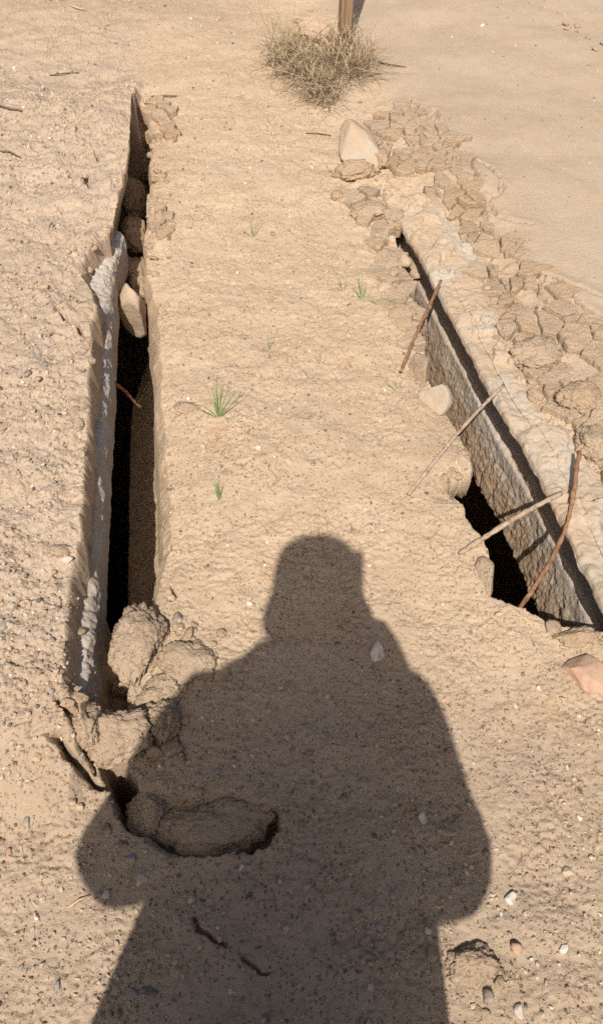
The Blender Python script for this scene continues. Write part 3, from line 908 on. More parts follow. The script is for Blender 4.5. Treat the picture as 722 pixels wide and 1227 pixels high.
clod('soil_clod', (157, 214), (.10, .22, .16), 'dark clod fallen into the narrow far part of the left gap', 81, .1, 1.0, 4, None, -.10)
clod('soil_clod', (158, 262), (.11, .16, .14), 'clod choking the left gap between its far end and the wedged block', 82, .2, 1.0, 4, None, -.07)
clod('soil_clod', (158, 312), (.12, .18, .15), 'clod in the left gap just behind the wedged pale block', 83, .3, 1.0, 4, None, -.12)
# stones one can pick out
rock('stone', (429, 188), (.16, .30, .10), m_conc_top, 'big pale flat stone lying by the dry grass', 'stone', 75, 4, 8, .08, .20, (.22, .05), .15)
rock('stone', (372, 48), (.20, .17, .11), M['pink'], 'pinkish rounded stone behind the dry grass, left of the post', 'stone', 62, 4, 7, .1, 0, (0, 0), .35)
p = Vector(W(164, 374, -.12))
rock('stone', (p.x, p.y, p.z - .10), (.115, .13, .22), m_conc_top, 'pale block wedged across the dark left gap', 'stone', 63, 4, 7, .08, .1, (.15, .05), .0)
rock('stone', (520, 484), (.085, .10, .10), m_conc_top, 'pale angular block at the left side of the slab face', 'stone', 64, 4, 8, .08, .3, (.1, .1), .25)
rock('stone', (503, 452), (.08, .11, .09), m_clod, 'sandy block under the end of the first rusty rod', 'stone', 65, 4, 7, .1, .2, (0, 0), .35)
rock('stone', (497, 320), (.07, .14, .05), m_clod, 'long sandy stone left of the groove near the slab tip', 'stone', 66, 4, 7, .1, .1, (0, 0), .4)
rock('stone', (462, 345), (.08, .055, .03), m_conc_top, 'pale flat stone behind the small green tuft by the slab', 'stone', 67, 3, 6, .1, .2, (0, 0), .4)
rock('stone', (485, 312), (.05, .08, .04), m_conc_top, 'pale upright stone in the broken soil left of the slab', 'stone', 68, 3, 6, .1, .1, (0, 0), .4)
rock('stone', (703, 810), (.11, .085, .045), M['red'], 'flat reddish stone at the right edge below the slab', 'stone', 69, 4, 9, .08, -.5, (.1, -.12), .15)
rock('stone', (584, 690), (.05, .11, .05), m_clod, 'pale rounded stone on the rim of the black hole', 'stone', 70, 3, 5, .08, .15, (0, 0), .55)
sp = [
    ((214, 741), (.037, .030, .024), 'dark', 'dark grey pebble right of the biggest clod'),
    ((158, 812), (.040, .034, .03), 'blue', 'blue-grey pebble sitting on the crumbly clods'),
    ((181, 812), (.030, .020, .02), 'pale', 'light grey pebble beside the blue-grey pebble on the clods'),
    ((505, 980), (.019, .030, .014), 'white', 'whitish oval pebble inside the shadow, right'),
    ((535, 998), (.018, .048, .016), 'tan', 'long tan pebble inside the shadow beside the whitish oval one'),
    ((476, 945), (.018, .014, .012), 'pale', 'small pale angular pebble in the middle of the shadow chest'),
    ((611, 1076), (.028, .028, .02), 'white', 'pale pebble just right of the shadow elbow'),
    ((310, 537), (.027, .025, .014), 'white', 'white round pebble on open sand below the green sprout'),
    ((412, 955), (.014, .020, .012), 'dark', 'dark pebble in the middle of the shadow'),
    ((89, 155), (.040, .036, .03), 'tan', 'round tan pebble upper left, by the far end of the gap'),
    ((80, 129), (.040, .028, .02), 'grey', 'grey flat pebble above the round tan one, upper left'),
    ((157, 1192), (.029, .029, .018), 'blue', 'bluish round pebble in the shadow near the bottom edge'),
    ((180, 1190), (.022, .024, .016), 'dark', 'dark pebble next to the bluish one near the bottom edge'),
    ((212, 1163), (.027, .028, .012), 'tan', 'square tan pebble in the lower left of the shadow'),
    ((229, 1077), (.019, .019, .014), 'pale', 'pale pebble in the shadow beside the strip of sunlight'),
    ((149, 1011), (.025, .024, .018), 'dark', 'round black pebble in the shadow of the left elbow'),
    ((129, 993), (.024, .020, .016), 'dark', 'dark oval pebble at the top of the left elbow shadow'),
    ((157, 1028), (.026, .024, .016), 'blue', 'blue-grey flat pebble in the left elbow shadow'),
    ((171, 1054), (.023, .023, .018), 'pale', 'round pale pebble at the lower edge of the left elbow shadow'),
    ((127, 1073), (.020, .018, .012), 'pale', 'pale pebble at the tip of the left elbow shadow'),
    ((163, 1109), (.024, .024, .018), 'tan', 'round tan pebble on the sunlit strip below the left elbow shadow'),
    ((272, 995), (.020, .016, .012), 'pale', 'pale pebble on the sunken block of soil'),
    ((284, 998), (.014, .014, .010), 'dark', 'dark pebble right of the pale one on the sunken block'),
    ((33, 448), (.030, .024, .02), 'dark', 'dark pebble on the left bank, level with the green sprout'),
    ((46, 453), (.022, .018, .014), 'grey', 'grey pebble beside the dark one on the left bank'),
    ((80, 672), (.034, .024, .02), 'pale', 'pale angular pebble on the left bank beside the wall'),
    ((4, 750), (.024, .024, .018), 'blue', 'blue-grey pebble cut by the left edge of the picture'),
    ((516, 1143), (.030, .030, .022), 'brown', 'brown pebble at the lower right of the shadow'),
    ((616, 1136), (.028, .026, .026), 'red', 'reddish lump right of the shadow near the bottom'),
    ((583, 1192), (.026, .026, .024), 'dark', 'dark pebble among crumbs right of the shadow at the bottom'),
    ((622, 1212), (.026, .024, .02), 'pale', 'pale pebble at the bottom edge right of the shadow'),
    ((578, 31), (.036, .030, .02), 'white', 'small white stone on the smooth mud, top right'),
    ((327, 281), (.030, .022, .015), 'grey', 'grey pebble beside the thin dry sprout'),
    ((375, 556), (.019, .015, .012), 'grey', 'grey pebble on open sand above the shadow head'),
    ((247, 624), (.013, .014, .012), 'brown', 'brown pebble just below the lower green sprout'),
    ((262, 617), (.013, .014, .012), 'tan', 'tiny tan pebble at the foot of the lower green sprout'),
    ((320, 650), (.012, .012, .010), 'white', 'tiny white pebble left of the shadow head'),
    ((405, 772), (.018, .018, .014), 'dark', 'dark pebble in the neck of the shadow'),
    ((522, 850), (.016, .016, .012), 'grey', 'grey pebble on the right shoulder line of the shadow'),
    ((617, 845), (.016, .014, .010), 'pale', 'pale chip on sunlit sand left of the flat reddish stone'),
    ((645, 825), (.017, .013, .010), 'white', 'white chip on sunlit sand near the flat reddish stone'),
    ((565, 925), (.010, .012, .012), 'brown', 'tiny dark twiggy grain outside the right shoulder shadow'),
    ((12, 1023), (.022, .018, .016), 'red', 'reddish pebble at the left edge beside the elbow shadow'),
    ((33, 985), (.022, .020, .016), 'grey', 'grey pebble on lit sand left of the elbow shadow'),
    ((88, 960), (.022, .018, .012), 'tan', 'tan pebble on lit sand between crack and left edge'),
    ((190, 1000), (.018, .018, .012), 'grey', 'grey pebble on the rim of the crack, in the shadow'),
    ((330, 945), (.016, .016, .012), 'grey', 'grey pebble above the right end of the sunken block'),
    ((470, 1073), (.016, .016, .012), 'blue', 'blue-grey pebble low in the middle of the shadow'),
    ((540, 1010), (.013, .013, .010), 'pale', 'pale pebble below the long tan one in the shadow'),
    ((580, 1020), (.018, .018, .012), 'dark', 'dark pebble at the right elbow inside the shadow'),
    ((690, 394), (.040, .034, .03), 'white', 'white gravel lump on the broken mud, right edge'),
    ((610, 288), (.030, .030, .022), 'tan', 'tan pebble on the cracked mud above the slab'),
]
for i, (at_, dim, k, lab) in enumerate(sp):
    rock('pebble', at_, [d_ * .88 for d_ in dim], M[k], lab, 'pebble', 200 + i, 3, 6, .14, random.uniform(0, 3), (0, 0), .42)

# pale shell-shaped stone standing by the shadow's neck
v = []; n_ = 14
for i in range(9):
    t = i / 8; w_ = .017 * math.sin(math.pi * min(1, .12 + .88 * t)) ** .8 * (1 - .25 * t) + .0006
    for k in range(n_):
        a = 2 * math.pi * k / n_
        v.append((w_ * math.cos(a), .006 * math.sin(a) * (1 + .5 * math.cos(a * 3)) - .012 * (t - .5) ** 2, .050 * t))
fc = [[i * n_ + k, i * n_ + (k + 1) % n_, (i + 1) * n_ + (k + 1) % n_, (i + 1) * n_ + k] for i in range(8) for k in range(n_)]
fc += [list(range(n_))[::-1], [8 * n_ + k for k in range(n_)]]
sh = mesh_np('shell', v, fc, M['white'], None, True, G(452, 792) + Vector((0, 0, -.008)))
sh.rotation_euler = (-.7, .15, .2)
tag(sh, 'pointed whitish shell fragment at the right of the shadow neck', 'shell')

# ------------------------------------------------------------------ rusty rods
def rod(a, b_, rad, label, m, seed, bend=0., n=28, bulge=(0, 0, 0)):
    a = Vector(a); b_ = Vector(b_); d = b_ - a
    rs = np.random.default_rng(seed)
    pts = []; rr = []
    for i in range(n):
        t = i / (n - 1)
        p_ = a + d * t + Vector(bulge) * math.sin(math.pi * t)
        w_ = .0018 * math.sin(7 * t + seed) + .0008 * rs.normal()
        pts.append(p_ + Vector((w_, .4 * w_, w_))); rr.append(rad * (1 + .22 * ((i % 2) - .5) + .10 * rs.normal()))
    V, Fc = tube(pts, rr, 9, .14, seed)
    o = mesh_np('rebar', [v_ - a for v_ in V], Fc, m, None, True, a)
    return tag(o, label, 'rebar')
def wz(x_, y_, z_): return Vector(W(x_, y_, z_))
p0 = G(478, 450); p0.z += .012
rod(wz(527, 337, .04), p0, .0050, 'straight rusty rod leaning from the slab top near its tip to the sand', m_rust, 1)
p0 = G(488, 594); p0.z += .002
rod(wz(602, 462, .035), p0, .0050, 'long thin rusty rod reaching from the slab over the soil, second from the tip', m_rust2, 2, bulge=(0, 0, .02))
p0 = G(548, 668); p0.z += .012
rod(p0, wz(672, 591, .03), .0062, 'thick dusty rod bridging the black hole', m_rust2, 3, bulge=(0, 0, .012))
p0 = wz(621, 731, -.03)
rod(wz(694, 540, .05), p0, .0055, 'bent rusty rod crossing the groove down into the black hole', m_rust, 4, bulge=(.030, -.01, -.01))
rod(wz(136, 457, -.06), wz(169, 488, -.22), .0050, 'short rusty rod poking across the left gap', m_rust, 5)
rod(wz(118, 628, -.08), wz(129, 640, -.12), .005, 'rusty rod stub in the face of the left wall', m_rust, 6, n=10)

# ------------------------------------------------------------------ wooden post
base = G(411, 56)
bm = bmesh.new()
for zz, s_ in ((-.12, .026), (.2, .0262), (.5, .0258), (.9, .0262), (.93, .021)):
    for sx, sy in ((-1, -1), (1, -1), (1, 1), (-1, 1)):
        bm.verts.new((sx * s_ * (.94 + .08 * random.random()) + .03 * zz, sy * s_ * .9 * (.94 + .08 * random.random()), zz))
bm.verts.ensure_lookup_table()
for k in range(4):
    for i in range(4): bm.faces.new([bm.verts[k * 4 + i], bm.verts[k * 4 + (i + 1) % 4], bm.verts[k * 4 + 4 + (i + 1) % 4], bm.verts[k * 4 + 4 + i]])
bm.faces.new([bm.verts[16 + i] for i in range(4)])
bmesh.ops.bevel(bm, geom=[e for e in bm.edges if abs(e.verts[0].co.z - e.verts[1].co.z) > .02], offset=.004, segments=2, affect='EDGES')
me = bpy.data.meshes.new('wooden_post'); bm.to_mesh(me); bm.free(); me.materials.append(m_wood)
post = bpy.data.objects.new('wooden_post', me); post.location = base; post.rotation_euler = (0, 0, .3); link(post)
tag(post, 'weathered wooden post standing in the dry grass at the top', 'post')

# ------------------------------------------------------------------ plants
def blade_mesh(V, Fc, root, d, length, width, droop, segs=5, curl=0.):
    """a thin folded grass blade"""
    root = Vector(root); d = Vector(d).normalized(); side = d.cross(Vector((0, 0, 1)))
    side = side.normalized() if side.length > 1e-3 else Vector((1, 0, 0))
    p_ = root.copy(); i0 = len(V); st = length / segs
    for i in range(segs + 1):
        t = i / segs; w_ = width * .78 * (1 - t ** 1.6) * (.55 + .45 * min(1, 3 * t)) + .0002
        up = side.cross(d).normalized()
        V.append(p_ - side * w_); V.append(p_ + up * w_ * -.35); V.append(p_ + side * w_)
        p_ = p_ + d * st
        d = (d + Vector((0, 0, -droop * (t + .25))) + side * curl).normalized()
    for i in range(segs):
        a = i0 + i * 3
        Fc.append([a, a + 1, a + 4, a + 3]); Fc.append([a + 1, a + 2, a + 5, a + 4])

def sprout(at_, spec, label, m=None, name='grass_sprout'):
    b0 = G(*at_); root = tag(empty(name, b0), label, 'grass')
    for (az, el, L_, w_, dr) in spec:
        V, Fc = [], []
        dd = Vector((math.cos(R(az)) * math.cos(R(el)), math.sin(R(az)) * math.cos(R(el)), math.sin(R(el))))
        blade_mesh(V, Fc, (dd.x * .004, dd.y * .004, -.004), dd, L_, w_, dr, 8)
        mesh_np('blade', V, Fc, m or m_green, root, True)
sprout((262, 500), [(100, 70, .10, .0021, .10), (125, 62, .10, .0021, .12), (80, 60, .11, .0026, .05), (45, 45, .10, .0024, .10), (30, 42, .095, .0024, .02),
                    (165, 25, .075, .0021, .03), (150, 35, .06, .0024, .1), (95, 50, .12, .0022, .03), (60, 60, .09, .0024, .25), (-5, 6, .085, .0034, .02), (115, 78, .08, .0024, .2)],
       'bright green grass sprout on open sand right of the left gap')
sprout((262, 600), [(105, 60, .075, .0022, .03), (95, 68, .06, .0022, .02), (75, 62, .055, .0020, .02), (112, 55, .06, .0018, .05)], 'small upright green sprout just above the shadow, left')
sprout((434, 360), [(110, 60, .11, .0026, .04), (95, 65, .08, .0024, .05), (75, 55, .07, .0022, .08), (130, 45, .06, .0022, .08)], 'pointed green sprout by the far half of the slab')
sprout((411, 350), [(120, 55, .05, .0024, .08), (70, 50, .04, .0022, .1), (150, 40, .035, .0022, .1)], 'tiny green tuft left of the pointed green sprout')
sprout((456, 366), [(20, 30, .06, .0021, .12), (150, 30, .055, .0026, .12), (80, 50, .05, .0024, .1), (-20, 20, .05, .0026, .1)], 'low green tuft at the pale flat stone by the slab')
sprout((476, 468), [(160, 40, .04, .0022, .1), (60, 55, .04, .0020, .1), (110, 60, .035, .0018, .1)], 'wisp of green at the foot of the first rusty rod')
sprout((303, 285), [(110, 60, .09, .0014, .06), (150, 40, .07, .0014, .08), (60, 45, .08, .0014, .08), (-40, 25, .08, .0014, .05), (85, 70, .10, .0012, .04)],
       'thin half-dry sprout in the upper middle of the sand', plain('half_dry_blade', (.20, .20, .09)), 'dry_sprout')
sprout((322, 420), [(100, 60, .05, .0014, .06), (70, 50, .04, .0012, .06)], 'faint single green blade on the open sand', None)

tuft = tag(empty('dry_grass', G(380, 95)), 'clump of dry straw-coloured grass at the foot of the wooden post', 'grass')
rs = random.Random(5)
def tuft_mesh(name, m, n, fn):
    V, Fc = [], []
    for _ in range(n): fn(V, Fc)
    mesh_np(name, V, Fc, m, tuft, True)
def local(xp, yp):
    a = G(xp, yp); return a - tuft.location
area = poly_w([(316, 76), (328, 56), (345, 46), (372, 60), (400, 50), (425, 52), (446, 68), (448, 88), (436, 100), (420, 104), (402, 122), (390, 138), (372, 124), (350, 106), (328, 94)])
pool = []
while len(pool) < 260:
    a_ = area.min(0) + np.array([rs.random(), rs.random()]) * (area.max(0) - area.min(0))
    if inside(a_[:1], a_[1:], area)[0]: pool.append(Vector((a_[0], a_[1], gz(*a_))) - tuft.location)
def straw(V, Fc):
    p_ = rs.choice(pool) + Vector((rs.gauss(0, .022), rs.gauss(0, .022), rs.random() ** 2 * .07))
    az = rs.random() * 6.28; el = rs.uniform(-.1, 1.0) * rs.random() if rs.random() < .82 else rs.uniform(.6, 1.4)
    blade_mesh(V, Fc, p_, (math.cos(az) * math.cos(el), math.sin(az) * math.cos(el), math.sin(el)), rs.uniform(.05, .19), rs.uniform(.0009, .0022), rs.uniform(.0, .25), 5, rs.uniform(-.3, .3))
tuft_mesh('straw_blades', m_dry, 1500, straw)
tuft_mesh('dead_blades', m_dry2, 900, straw)
for k in range(26):
    a_ = rs.choice(pool); az = rs.random() * 6.28; L_ = rs.uniform(.08, .22); up_ = rs.uniform(.1, .9)
    pts_ = [a_ + Vector((math.cos(az + .25 * t * rs.uniform(-1, 1)) * L_ * t, math.sin(az) * L_ * t, .01 + up_ * L_ * t * (1.15 - .45 * t))) for t in (0, .25, .5, .75, 1)]
    V, Fc = tube(pts_, [.0028, .0025, .002, .0016, .0008], 5, .2, k)
    mesh_np('dry_stem', V, Fc, m_twig, tuft, True)
def stalk(V, Fc):
    p_ = local(rs.uniform(338, 352), rs.uniform(66, 76))
    blade_mesh(V, Fc, p_, (rs.gauss(-.05, .12), rs.gauss(0, .12), 1), rs.uniform(.12, .22), .0013, .02, 5)
tuft_mesh('seed_stalks', m_dry, 26, stalk)

def twig(pts, rad, label, m=None):
    w_ = [G(*p_) + Vector((0, 0, rad * .8 + (.006 if 0 < i < len(pts) - 1 else 0))) for i, p_ in enumerate(pts)]
    V, Fc = tube(w_, rad, 6, .2)
    tag(mesh_np('twig', [v_ - w_[0] for v_ in V], Fc, m or m_twig, None, True, w_[0]), label, 'twig')
twig([(0, 128), (12, 133), (27, 134)], .004, 'short dark twig at the left edge, upper left')
twig([(60, 91), (80, 90), (95, 88)], .003, 'straight brown twig on the soil, upper left')
twig([(72, 0), (88, 10), (104, 13)], .003, 'pale curved stalk at the very top left', m_straw)
twig([(182, 116), (198, 117), (212, 116)], .003, 'brown twig beyond the far end of the left gap')
twig([(0, 182), (12, 184), (26, 190)], .0025, 'thin crooked twig at the left edge below the round tan pebble')
twig([(82, 1088), (95, 1080), (108, 1073)], .0018, 'pale straw at the tip of the left elbow shadow', m_straw)
twig([(556, 1024), (562, 1028), (572, 1022)], .0018, 'thin pale root curl inside the shadow, right', m_straw)
twig([(366, 160), (380, 162), (396, 163)], .002, 'thin stalk below the dry grass', m_twig)
twig([(212, 880), (217, 895), (222, 912)], .002, 'brown twig in the shadow above the sunken block')
twig([(455, 76), (470, 80), (486, 81)], .0025, 'dark stalk sticking out right of the dry grass')

# ------------------------------------------------------------------ loose gravel
def gravel(n, y0, y1, xw, smin, smax, seed, power=1.0, bank_only=False):
    rs = np.random.default_rng(seed)
    yy = y0 + (y1 - y0) * rs.random(n) ** power
    hw = np.minimum(1.8, .62 + .33 * np.clip(yy, 0, 9)) * xw
    xx = rs.uniform(-1, 1, n) * hw
    zz, lf, md = lookup(xx, yy, ZG), lookup(xx, yy, LG), lookup(xx, yy, MG)
    q_ = xx - (LSLOPE * yy + LQ); r_ = xx - (RSLOPE * yy + RQ)
    base = ((q_ < -.06) | (q_ > .16)) | (yy < .95) | (yy > 3.5)
    keep = base & (zz > -.05) & ((r_ < -.06) | (r_ > .12)) & (rs.random(n) > .75 * md) 
    keep &= (sdf(xx, yy, HOLE) > .01) & (sdf(xx, yy, CRACK_HOLE) > .01)
    if bank_only: keep &= (lf > .5)
    xx, yy, zz = xx[keep], yy[keep], zz[keep]; lf = lf[keep]
    size = smin + (smax - smin) * rs.random(len(xx)) ** 3.2
    size = size * (1 + .25 * lf)
    return xx, yy, zz, size
parts = [gravel(15000, .05, 1.7, 1.0, .0022, .0085, 1), gravel(9000, 1.3, 3.4, 1.0, .0030, .0095, 2), gravel(3000, 3.2, 5.2, 1.0, .005, .014, 3), gravel(700, .05, 3.0, 1.0, .009, .017, 4), gravel(17000, .4, 3.4, 1.0, .003, .010, 5, 1.2, True)]
gx_, gy_, gz_, gs_ = [np.concatenate([p_[i] for p_ in parts]) for i in range(4)]
bv, bf = ico(1)
n_ = len(gx_); rs2 = np.random.default_rng(3)
V = np.repeat(bv[None], n_, 0) * (1 + .22 * rs2.normal(size=(n_, len(bv), 1)))
V *= (gs_[:, None] * rs2.uniform(.35, .62, (n_, 3)))[:, None, :]
an = rs2.uniform(0, 6.28, n_); c_, s_ = np.cos(an)[:, None], np.sin(an)[:, None]
V = np.stack([V[..., 0] * c_ - V[..., 1] * s_, V[..., 0] * s_ + V[..., 1] * c_, V[..., 2]], -1)
V += np.stack([gx_, gy_, gz_ + gs_ * .12], 1)[:, None, :]
Fg = (bf[None] + (np.arange(n_) * len(bv))[:, None, None]).reshape(-1, 3)
grav = mesh_np('gravel', V.reshape(-1, 3), Fg, m_gravel, None, False)
grav['kind'] = 'stuff'
tag(grav, 'fine gravel and grit scattered over the sandy soil', 'gravel')
palette = np.array([(.46, .35, .25), (.42, .31, .21), (.36, .265, .185), (.50, .40, .30), (.26, .20, .15), (.15, .125, .11), (.27, .24, .215), (.60, .53, .45), (.41, .28, .20)])
pi = rs2.choice(len(palette), n_, p=[.27, .21, .13, .12, .09, .05, .06, .02, .05])
colr = palette[pi] * rs2.uniform(.85, 1.15, (n_, 1))
ca = grav.data.color_attributes.new('tint', 'FLOAT_COLOR', 'POINT')
ca.data.foreach_set('color', np.repeat(np.concatenate([colr, np.ones((n_, 1))], 1), len(bv), 0).astype(np.float32).ravel())
print('gravel', n_)

# ------------------------------------------------------------------ the photographer, standing behind the camera with the phone raised; the long shadow is theirs
m_coat = plain('dark_coat', (.05, .055, .07), .9, .2, 25)
m_skin = plain('skin', (.45, .27, .19), .55, .08, 40)
m_trouser = plain('dark_trousers', (.04, .042, .05), .9, .2, 30)
m_hat = plain('dark_knit_cap', (.06, .05, .05), .95, .3, 120)
m_shoe = plain('brown_shoes', (.09, .05, .03), .5, .2, 40)
m_phone, nt, b = mat('phone_glass'); b.inputs['Base Color'].default_value = (.015, .015, .018, 1); b.inputs['Roughness'].default_value = .15

m_phone_dark = plain('dark_eye', (.02, .015, .012), .2, .1, 20)
PX, PY = -.125, -.335
person = tag(empty('person', (PX, PY, gz(PX, PY))), 'person in a long coat and cap raising a phone, seen only as the big shadow', 'person')
PZ = person.location.z
def skin(name, verts, edges, m, parent, root=0, lev=2):
    me = bpy.data.meshes.new(name)
    me.from_pydata([v_[:3] for v_ in verts], edges, [])
    o = bpy.data.objects.new(name, me); link(o, parent)
    sk = o.modifiers.new('skin', 'SKIN'); sk.use_smooth_shade = True
    for i, v_ in enumerate(verts):
        rr = v_[3] if len(v_) > 3 else .03
        d_ = me.skin_vertices[0].data[i]
        d_.radius = (rr, v_[4] if len(v_) > 4 else rr); d_.use_root = (i == root)
    sb = o.modifiers.new('sub', 'SUBSURF'); sb.levels = lev; sb.render_levels = lev
    me.materials.append(m)
    return o
def rel(x_, y_, z_, *r_): return (x_ - PX, y_ - PY, z_ - PZ, *r_)
EL_L = (-.42, -.30, .975); EL_R = (.17, -.29, .94)
HD_L = (-.155, -.125, 1.36); HD_R = (-.005, -.085, 1.395)
body = [rel(PX, PY, .93, .14, .12), rel(PX, PY, 1.10, .14, .11), rel(PX, PY + .01, 1.28, .16, .12), rel(PX, PY + .02, 1.42, .12, .10), rel(PX, PY + .06, 1.52, .055),
        rel(PX - .010, PY + .095, 1.60, .062, .072), rel(PX - .010, PY + .092, 1.68, .076, .088), rel(PX - .010, PY + .088, 1.755, .062, .075),
        rel(PX - .17, PY + .02, 1.385, .05), rel(EL_L[0], EL_L[1], EL_L[2], .048), rel(HD_L[0], HD_L[1] - .03, HD_L[2] - .05, .03), rel(HD_L[0] + .015, HD_L[1], HD_L[2], .034, .02),
        rel(PX + .17, PY + .02, 1.385, .05), rel(EL_R[0], EL_R[1], EL_R[2], .048), rel(HD_R[0] + .02, HD_R[1] - .03, HD_R[2] - .05, .03), rel(HD_R[0], HD_R[1], HD_R[2], .034, .02),
        rel(PX - .10, PY, .85, .09), rel(PX - .13, PY + .02, .47, .062), rel(PX - .15, PY - .01, .10, .045), rel(PX - .16, PY + .13, .05, .04, .03),
        rel(PX + .10, PY, .85, .09), rel(PX + .12, PY + .02, .47, .062), rel(PX + .13, PY - .01, .10, .045), rel(PX + .14, PY + .13, .05, .04, .03)]
be = [(0, 1), (1, 2), (2, 3), (3, 4), (4, 5), (5, 6), (6, 7), (3, 8), (8, 9), (9, 10), (10, 11), (3, 12), (12, 13), (13, 14), (14, 15), (0, 16), (16, 17), (17, 18), (18, 19), (0, 20), (20, 21), (21, 22), (22, 23)]
# fingers: rooted in each palm, closing round the phone
def fingers(i0, hd, sgn):
    hx, hy, hz = hd
    for k, (L_, dz) in enumerate(((.052, .03), (.060, .010), (.056, -.010), (.044, -.028))):
        b_ = len(body)
        body.append(rel(hx - sgn * .012, hy + .03, hz + .02 + dz * .5, .0095)); body.append(rel(hx - sgn * .03, hy + .038, hz + .02 + dz * .7 + L_ * .45, .0085)); body.append(rel(hx - sgn * .045, hy + .03, hz + .02 + dz * .8 + L_ * .8, .0075))
        be.extend([(i0, b_), (b_, b_ + 1), (b_ + 1, b_ + 2)])
    b_ = len(body)
    body.append(rel(hx + sgn * .01, hy - .012, hz + .025, .011)); body.append(rel(hx - sgn * .01, hy - .018, hz + .06, .009))
    be.extend([(i0, b_), (b_, b_ + 1)])
fingers(11, HD_L, -1); fingers(15, HD_R, 1)
skin('body', body, be, m_skin, person)

def loft(name, rings, m, parent, seg=28, wrin=.012, seed=1, cap=True):
    V, Fc = [], []
    for (cx, cy, cz, rx, ry) in rings:
        for k in range(seg):
            a = 2 * math.pi * k / seg
            V.append((cx + rx * math.cos(a) - PX, cy + ry * math.sin(a) - PY, cz - PZ))
    V = np.array(V); nn = fb3(V, 9, 3, seed)
    c0 = np.repeat(np.array([[r_[0] - PX, r_[1] - PY] for r_ in rings]), seg, 0)
    dirv = V[:, :2] - c0; dirv /= np.maximum(1e-6, np.linalg.norm(dirv, axis=1))[:, None]
    V[:, :2] += dirv * (wrin * nn)[:, None]
    for i in range(len(rings) - 1):
        for k in range(seg): Fc.append([i * seg + k, i * seg + (k + 1) % seg, (i + 1) * seg + (k + 1) % seg, (i + 1) * seg + k])
    if cap: Fc.append([(len(rings) - 1) * seg + k for k in range(seg)])
    return mesh_np(name, V, Fc, m, parent, True)
coat = loft('coat', [(PX + .008, PY, .42, .315, .19), (PX + .008, PY, .66, .285, .175), (PX + .015, PY, .86, .262, .16), (PX + .025, PY, 1.02, .238, .145), (PX + .01, PY + .01, 1.20, .215, .14), (PX, PY + .015, 1.32, .225, .135),
                     (PX, PY + .02, 1.39, .245, .12), (PX, PY + .03, 1.435, .215, .105), (PX, PY + .035, 1.465, .125, .095), (PX, PY + .045, 1.50, .08, .08)], m_coat, person)
def sleeve(sh_, el_, hd_, seed):
    sh_, el_, hd_ = Vector(sh_), Vector(el_), Vector(hd_)
    inn = Vector((PX, sh_.y, sh_.z - .01)) - sh_
    pts = [sh_ + inn * .55, sh_ + inn * .22] + [sh_ + (el_ - sh_) * t for t in (.05, .25, .5, .75)] + [el_ + (sh_ - el_) * .08, el_ + (hd_ - el_) * .10] + [el_ + (hd_ - el_) * t for t in (.3, .55, .8, .9)]
    rr = [.05, .080, .092, .092, .090, .088, .090, .092, .084, .070, .055, .050]
    pts = [p_ - person.location for p_ in pts]
    pts = [pts[0].lerp(pts[0], 0)] + pts[1:]
    V, Fc = tube(pts, rr, 18, .06, seed)
    Vn = np.array([v_[:] for v_ in V]); dn = .016 * fb3(Vn, 11, 3, seed * 3.3)
    V = [Vector(v_) + Vector((.7, .7, .5)) * float(k_) for v_, k_ in zip(Vn, dn)]
    mesh_np('sleeve', V, Fc, m_coat, person, True)
sleeve((PX - .18, PY + .02, 1.39), EL_L, HD_L, 1)
sleeve((PX + .18, PY + .02, 1.39), EL_R, HD_R, 2)
HX, HY = PX - .010, PY + .085
loft('cap', [(HX, HY - .035, 1.585, .090, .06), (HX, HY - .035, 1.61, .108, .07), (HX, HY - .033, 1.655, .108, .075), (HX, HY - .028, 1.69, .100, .085), (HX, HY - .004, 1.715, .098, .104), (HX, HY, 1.74, .096, .102), (HX, HY, 1.785, .094, .09), (HX, HY, 1.797, .090, .08), (HX, HY, 1.804, .075, .05)], m_hat, person, 24, .006, 3)
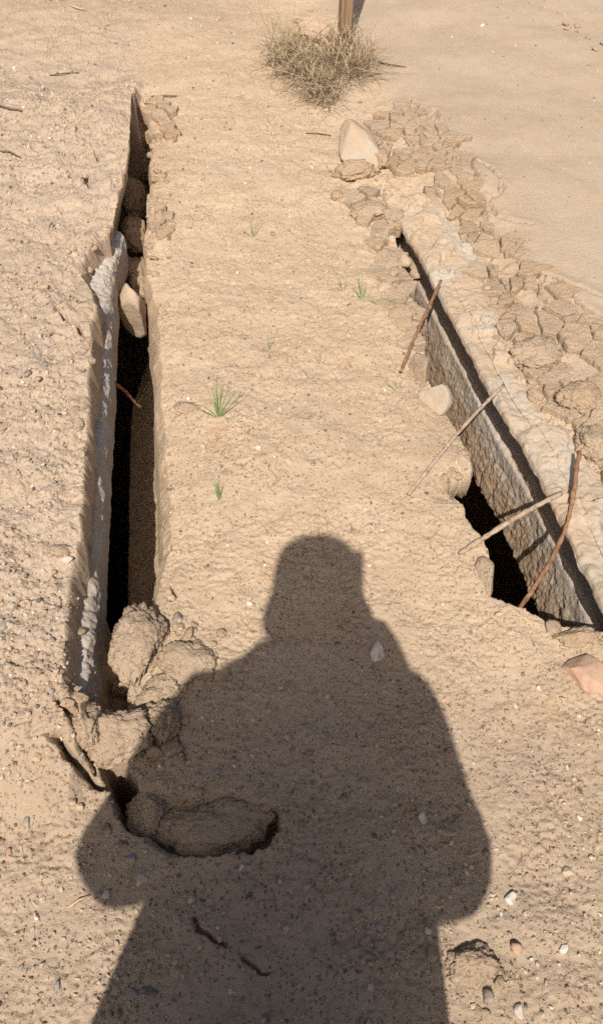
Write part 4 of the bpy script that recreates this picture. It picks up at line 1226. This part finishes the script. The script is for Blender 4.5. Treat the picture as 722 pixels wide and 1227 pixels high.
# face under the cap
fy = PY + .088
V, Fc = tube([Vector((HX - PX, fy + .082 - PY, 1.685 - PZ)), Vector((HX - PX, fy + .098 - PY, 1.66 - PZ)), Vector((HX - PX, fy + .104 - PY, 1.642 - PZ)), Vector((HX - PX, fy + .085 - PY, 1.632 - PZ))], [.007, .010, .014, .008], 10)
mesh_np('nose', V, Fc, m_skin, person)
for sg in (-1, 1):
    v_, f_ = ico(2)
    mesh_np('eye', v_ * np.array([.013, .008, .008]) + np.array([HX - PX + sg * .031, fy + .073 - PY, 1.682 - PZ]), f_, m_phone_dark, person)
    V, Fc = tube([Vector((HX - PX + sg * .018, fy + .080 - PY, 1.698 - PZ)), Vector((HX - PX + sg * .035, fy + .076 - PY, 1.701 - PZ)), Vector((HX - PX + sg * .05, fy + .064 - PY, 1.696 - PZ))], [.003, .004, .002], 6)
    mesh_np('eyebrow', V, Fc, m_hat, person)
V, Fc = tube([Vector((HX - PX - .024, fy + .066 - PY, 1.606 - PZ)), Vector((HX - PX, fy + .078 - PY, 1.604 - PZ)), Vector((HX - PX + .024, fy + .066 - PY, 1.606 - PZ))], [.003, .006, .003], 8)
mesh_np('mouth', V, Fc, M['red'], person)
loft('scarf', [(PX, PY + .06, 1.47, .085, .085), (PX, PY + .07, 1.51, .078, .08), (PX, PY + .08, 1.56, .075, .08), (PX, PY + .085, 1.58, .07, .075)], m_coat, person, 24, .01, 5)
for sgn in (-1, 1):
    V, Fc = tube([Vector((sgn * .09, 0, .92 - PZ)), Vector((sgn * .115, .02, .5 - PZ)), Vector((sgn * .135, -.01, .09 - PZ))], [.115, .09, .075], 16)
    mesh_np('trouser_leg', V, Fc, m_trouser, person, True)
    V, Fc = tube([Vector((sgn * .135, -.06, .05)), Vector((sgn * .14, .0, .055)), Vector((sgn * .145, .10, .045)), Vector((sgn * .15, .18, .03)), Vector((sgn * .15, .20, .025))], [.035, .05, .045, .035, .015], 14)
    V = [Vector((v_.x, v_.y, max(.0, v_.z))) for v_ in V]
    mesh_np('shoe', V, Fc, m_shoe, person, True)

bm = bmesh.new(); bmesh.ops.create_cube(bm, size=1)
for v_ in bm.verts: v_.co = Vector((v_.co.x * .072, v_.co.y * .146, v_.co.z * .008))
bmesh.ops.bevel(bm, geom=bm.edges[:], offset=.003, segments=2, affect='EDGES')
me = bpy.data.meshes.new('phone'); bm.to_mesh(me); bm.free(); me.materials.append(m_phone)
phone = bpy.data.objects.new('phone', me); link(phone)
phone.rotation_euler = cam.rotation_euler
phone.location = cam.matrix_basis @ Vector((-.037, -.072, .014))
tag(phone, 'slim dark phone held up behind the picture by the photographer', 'phone')
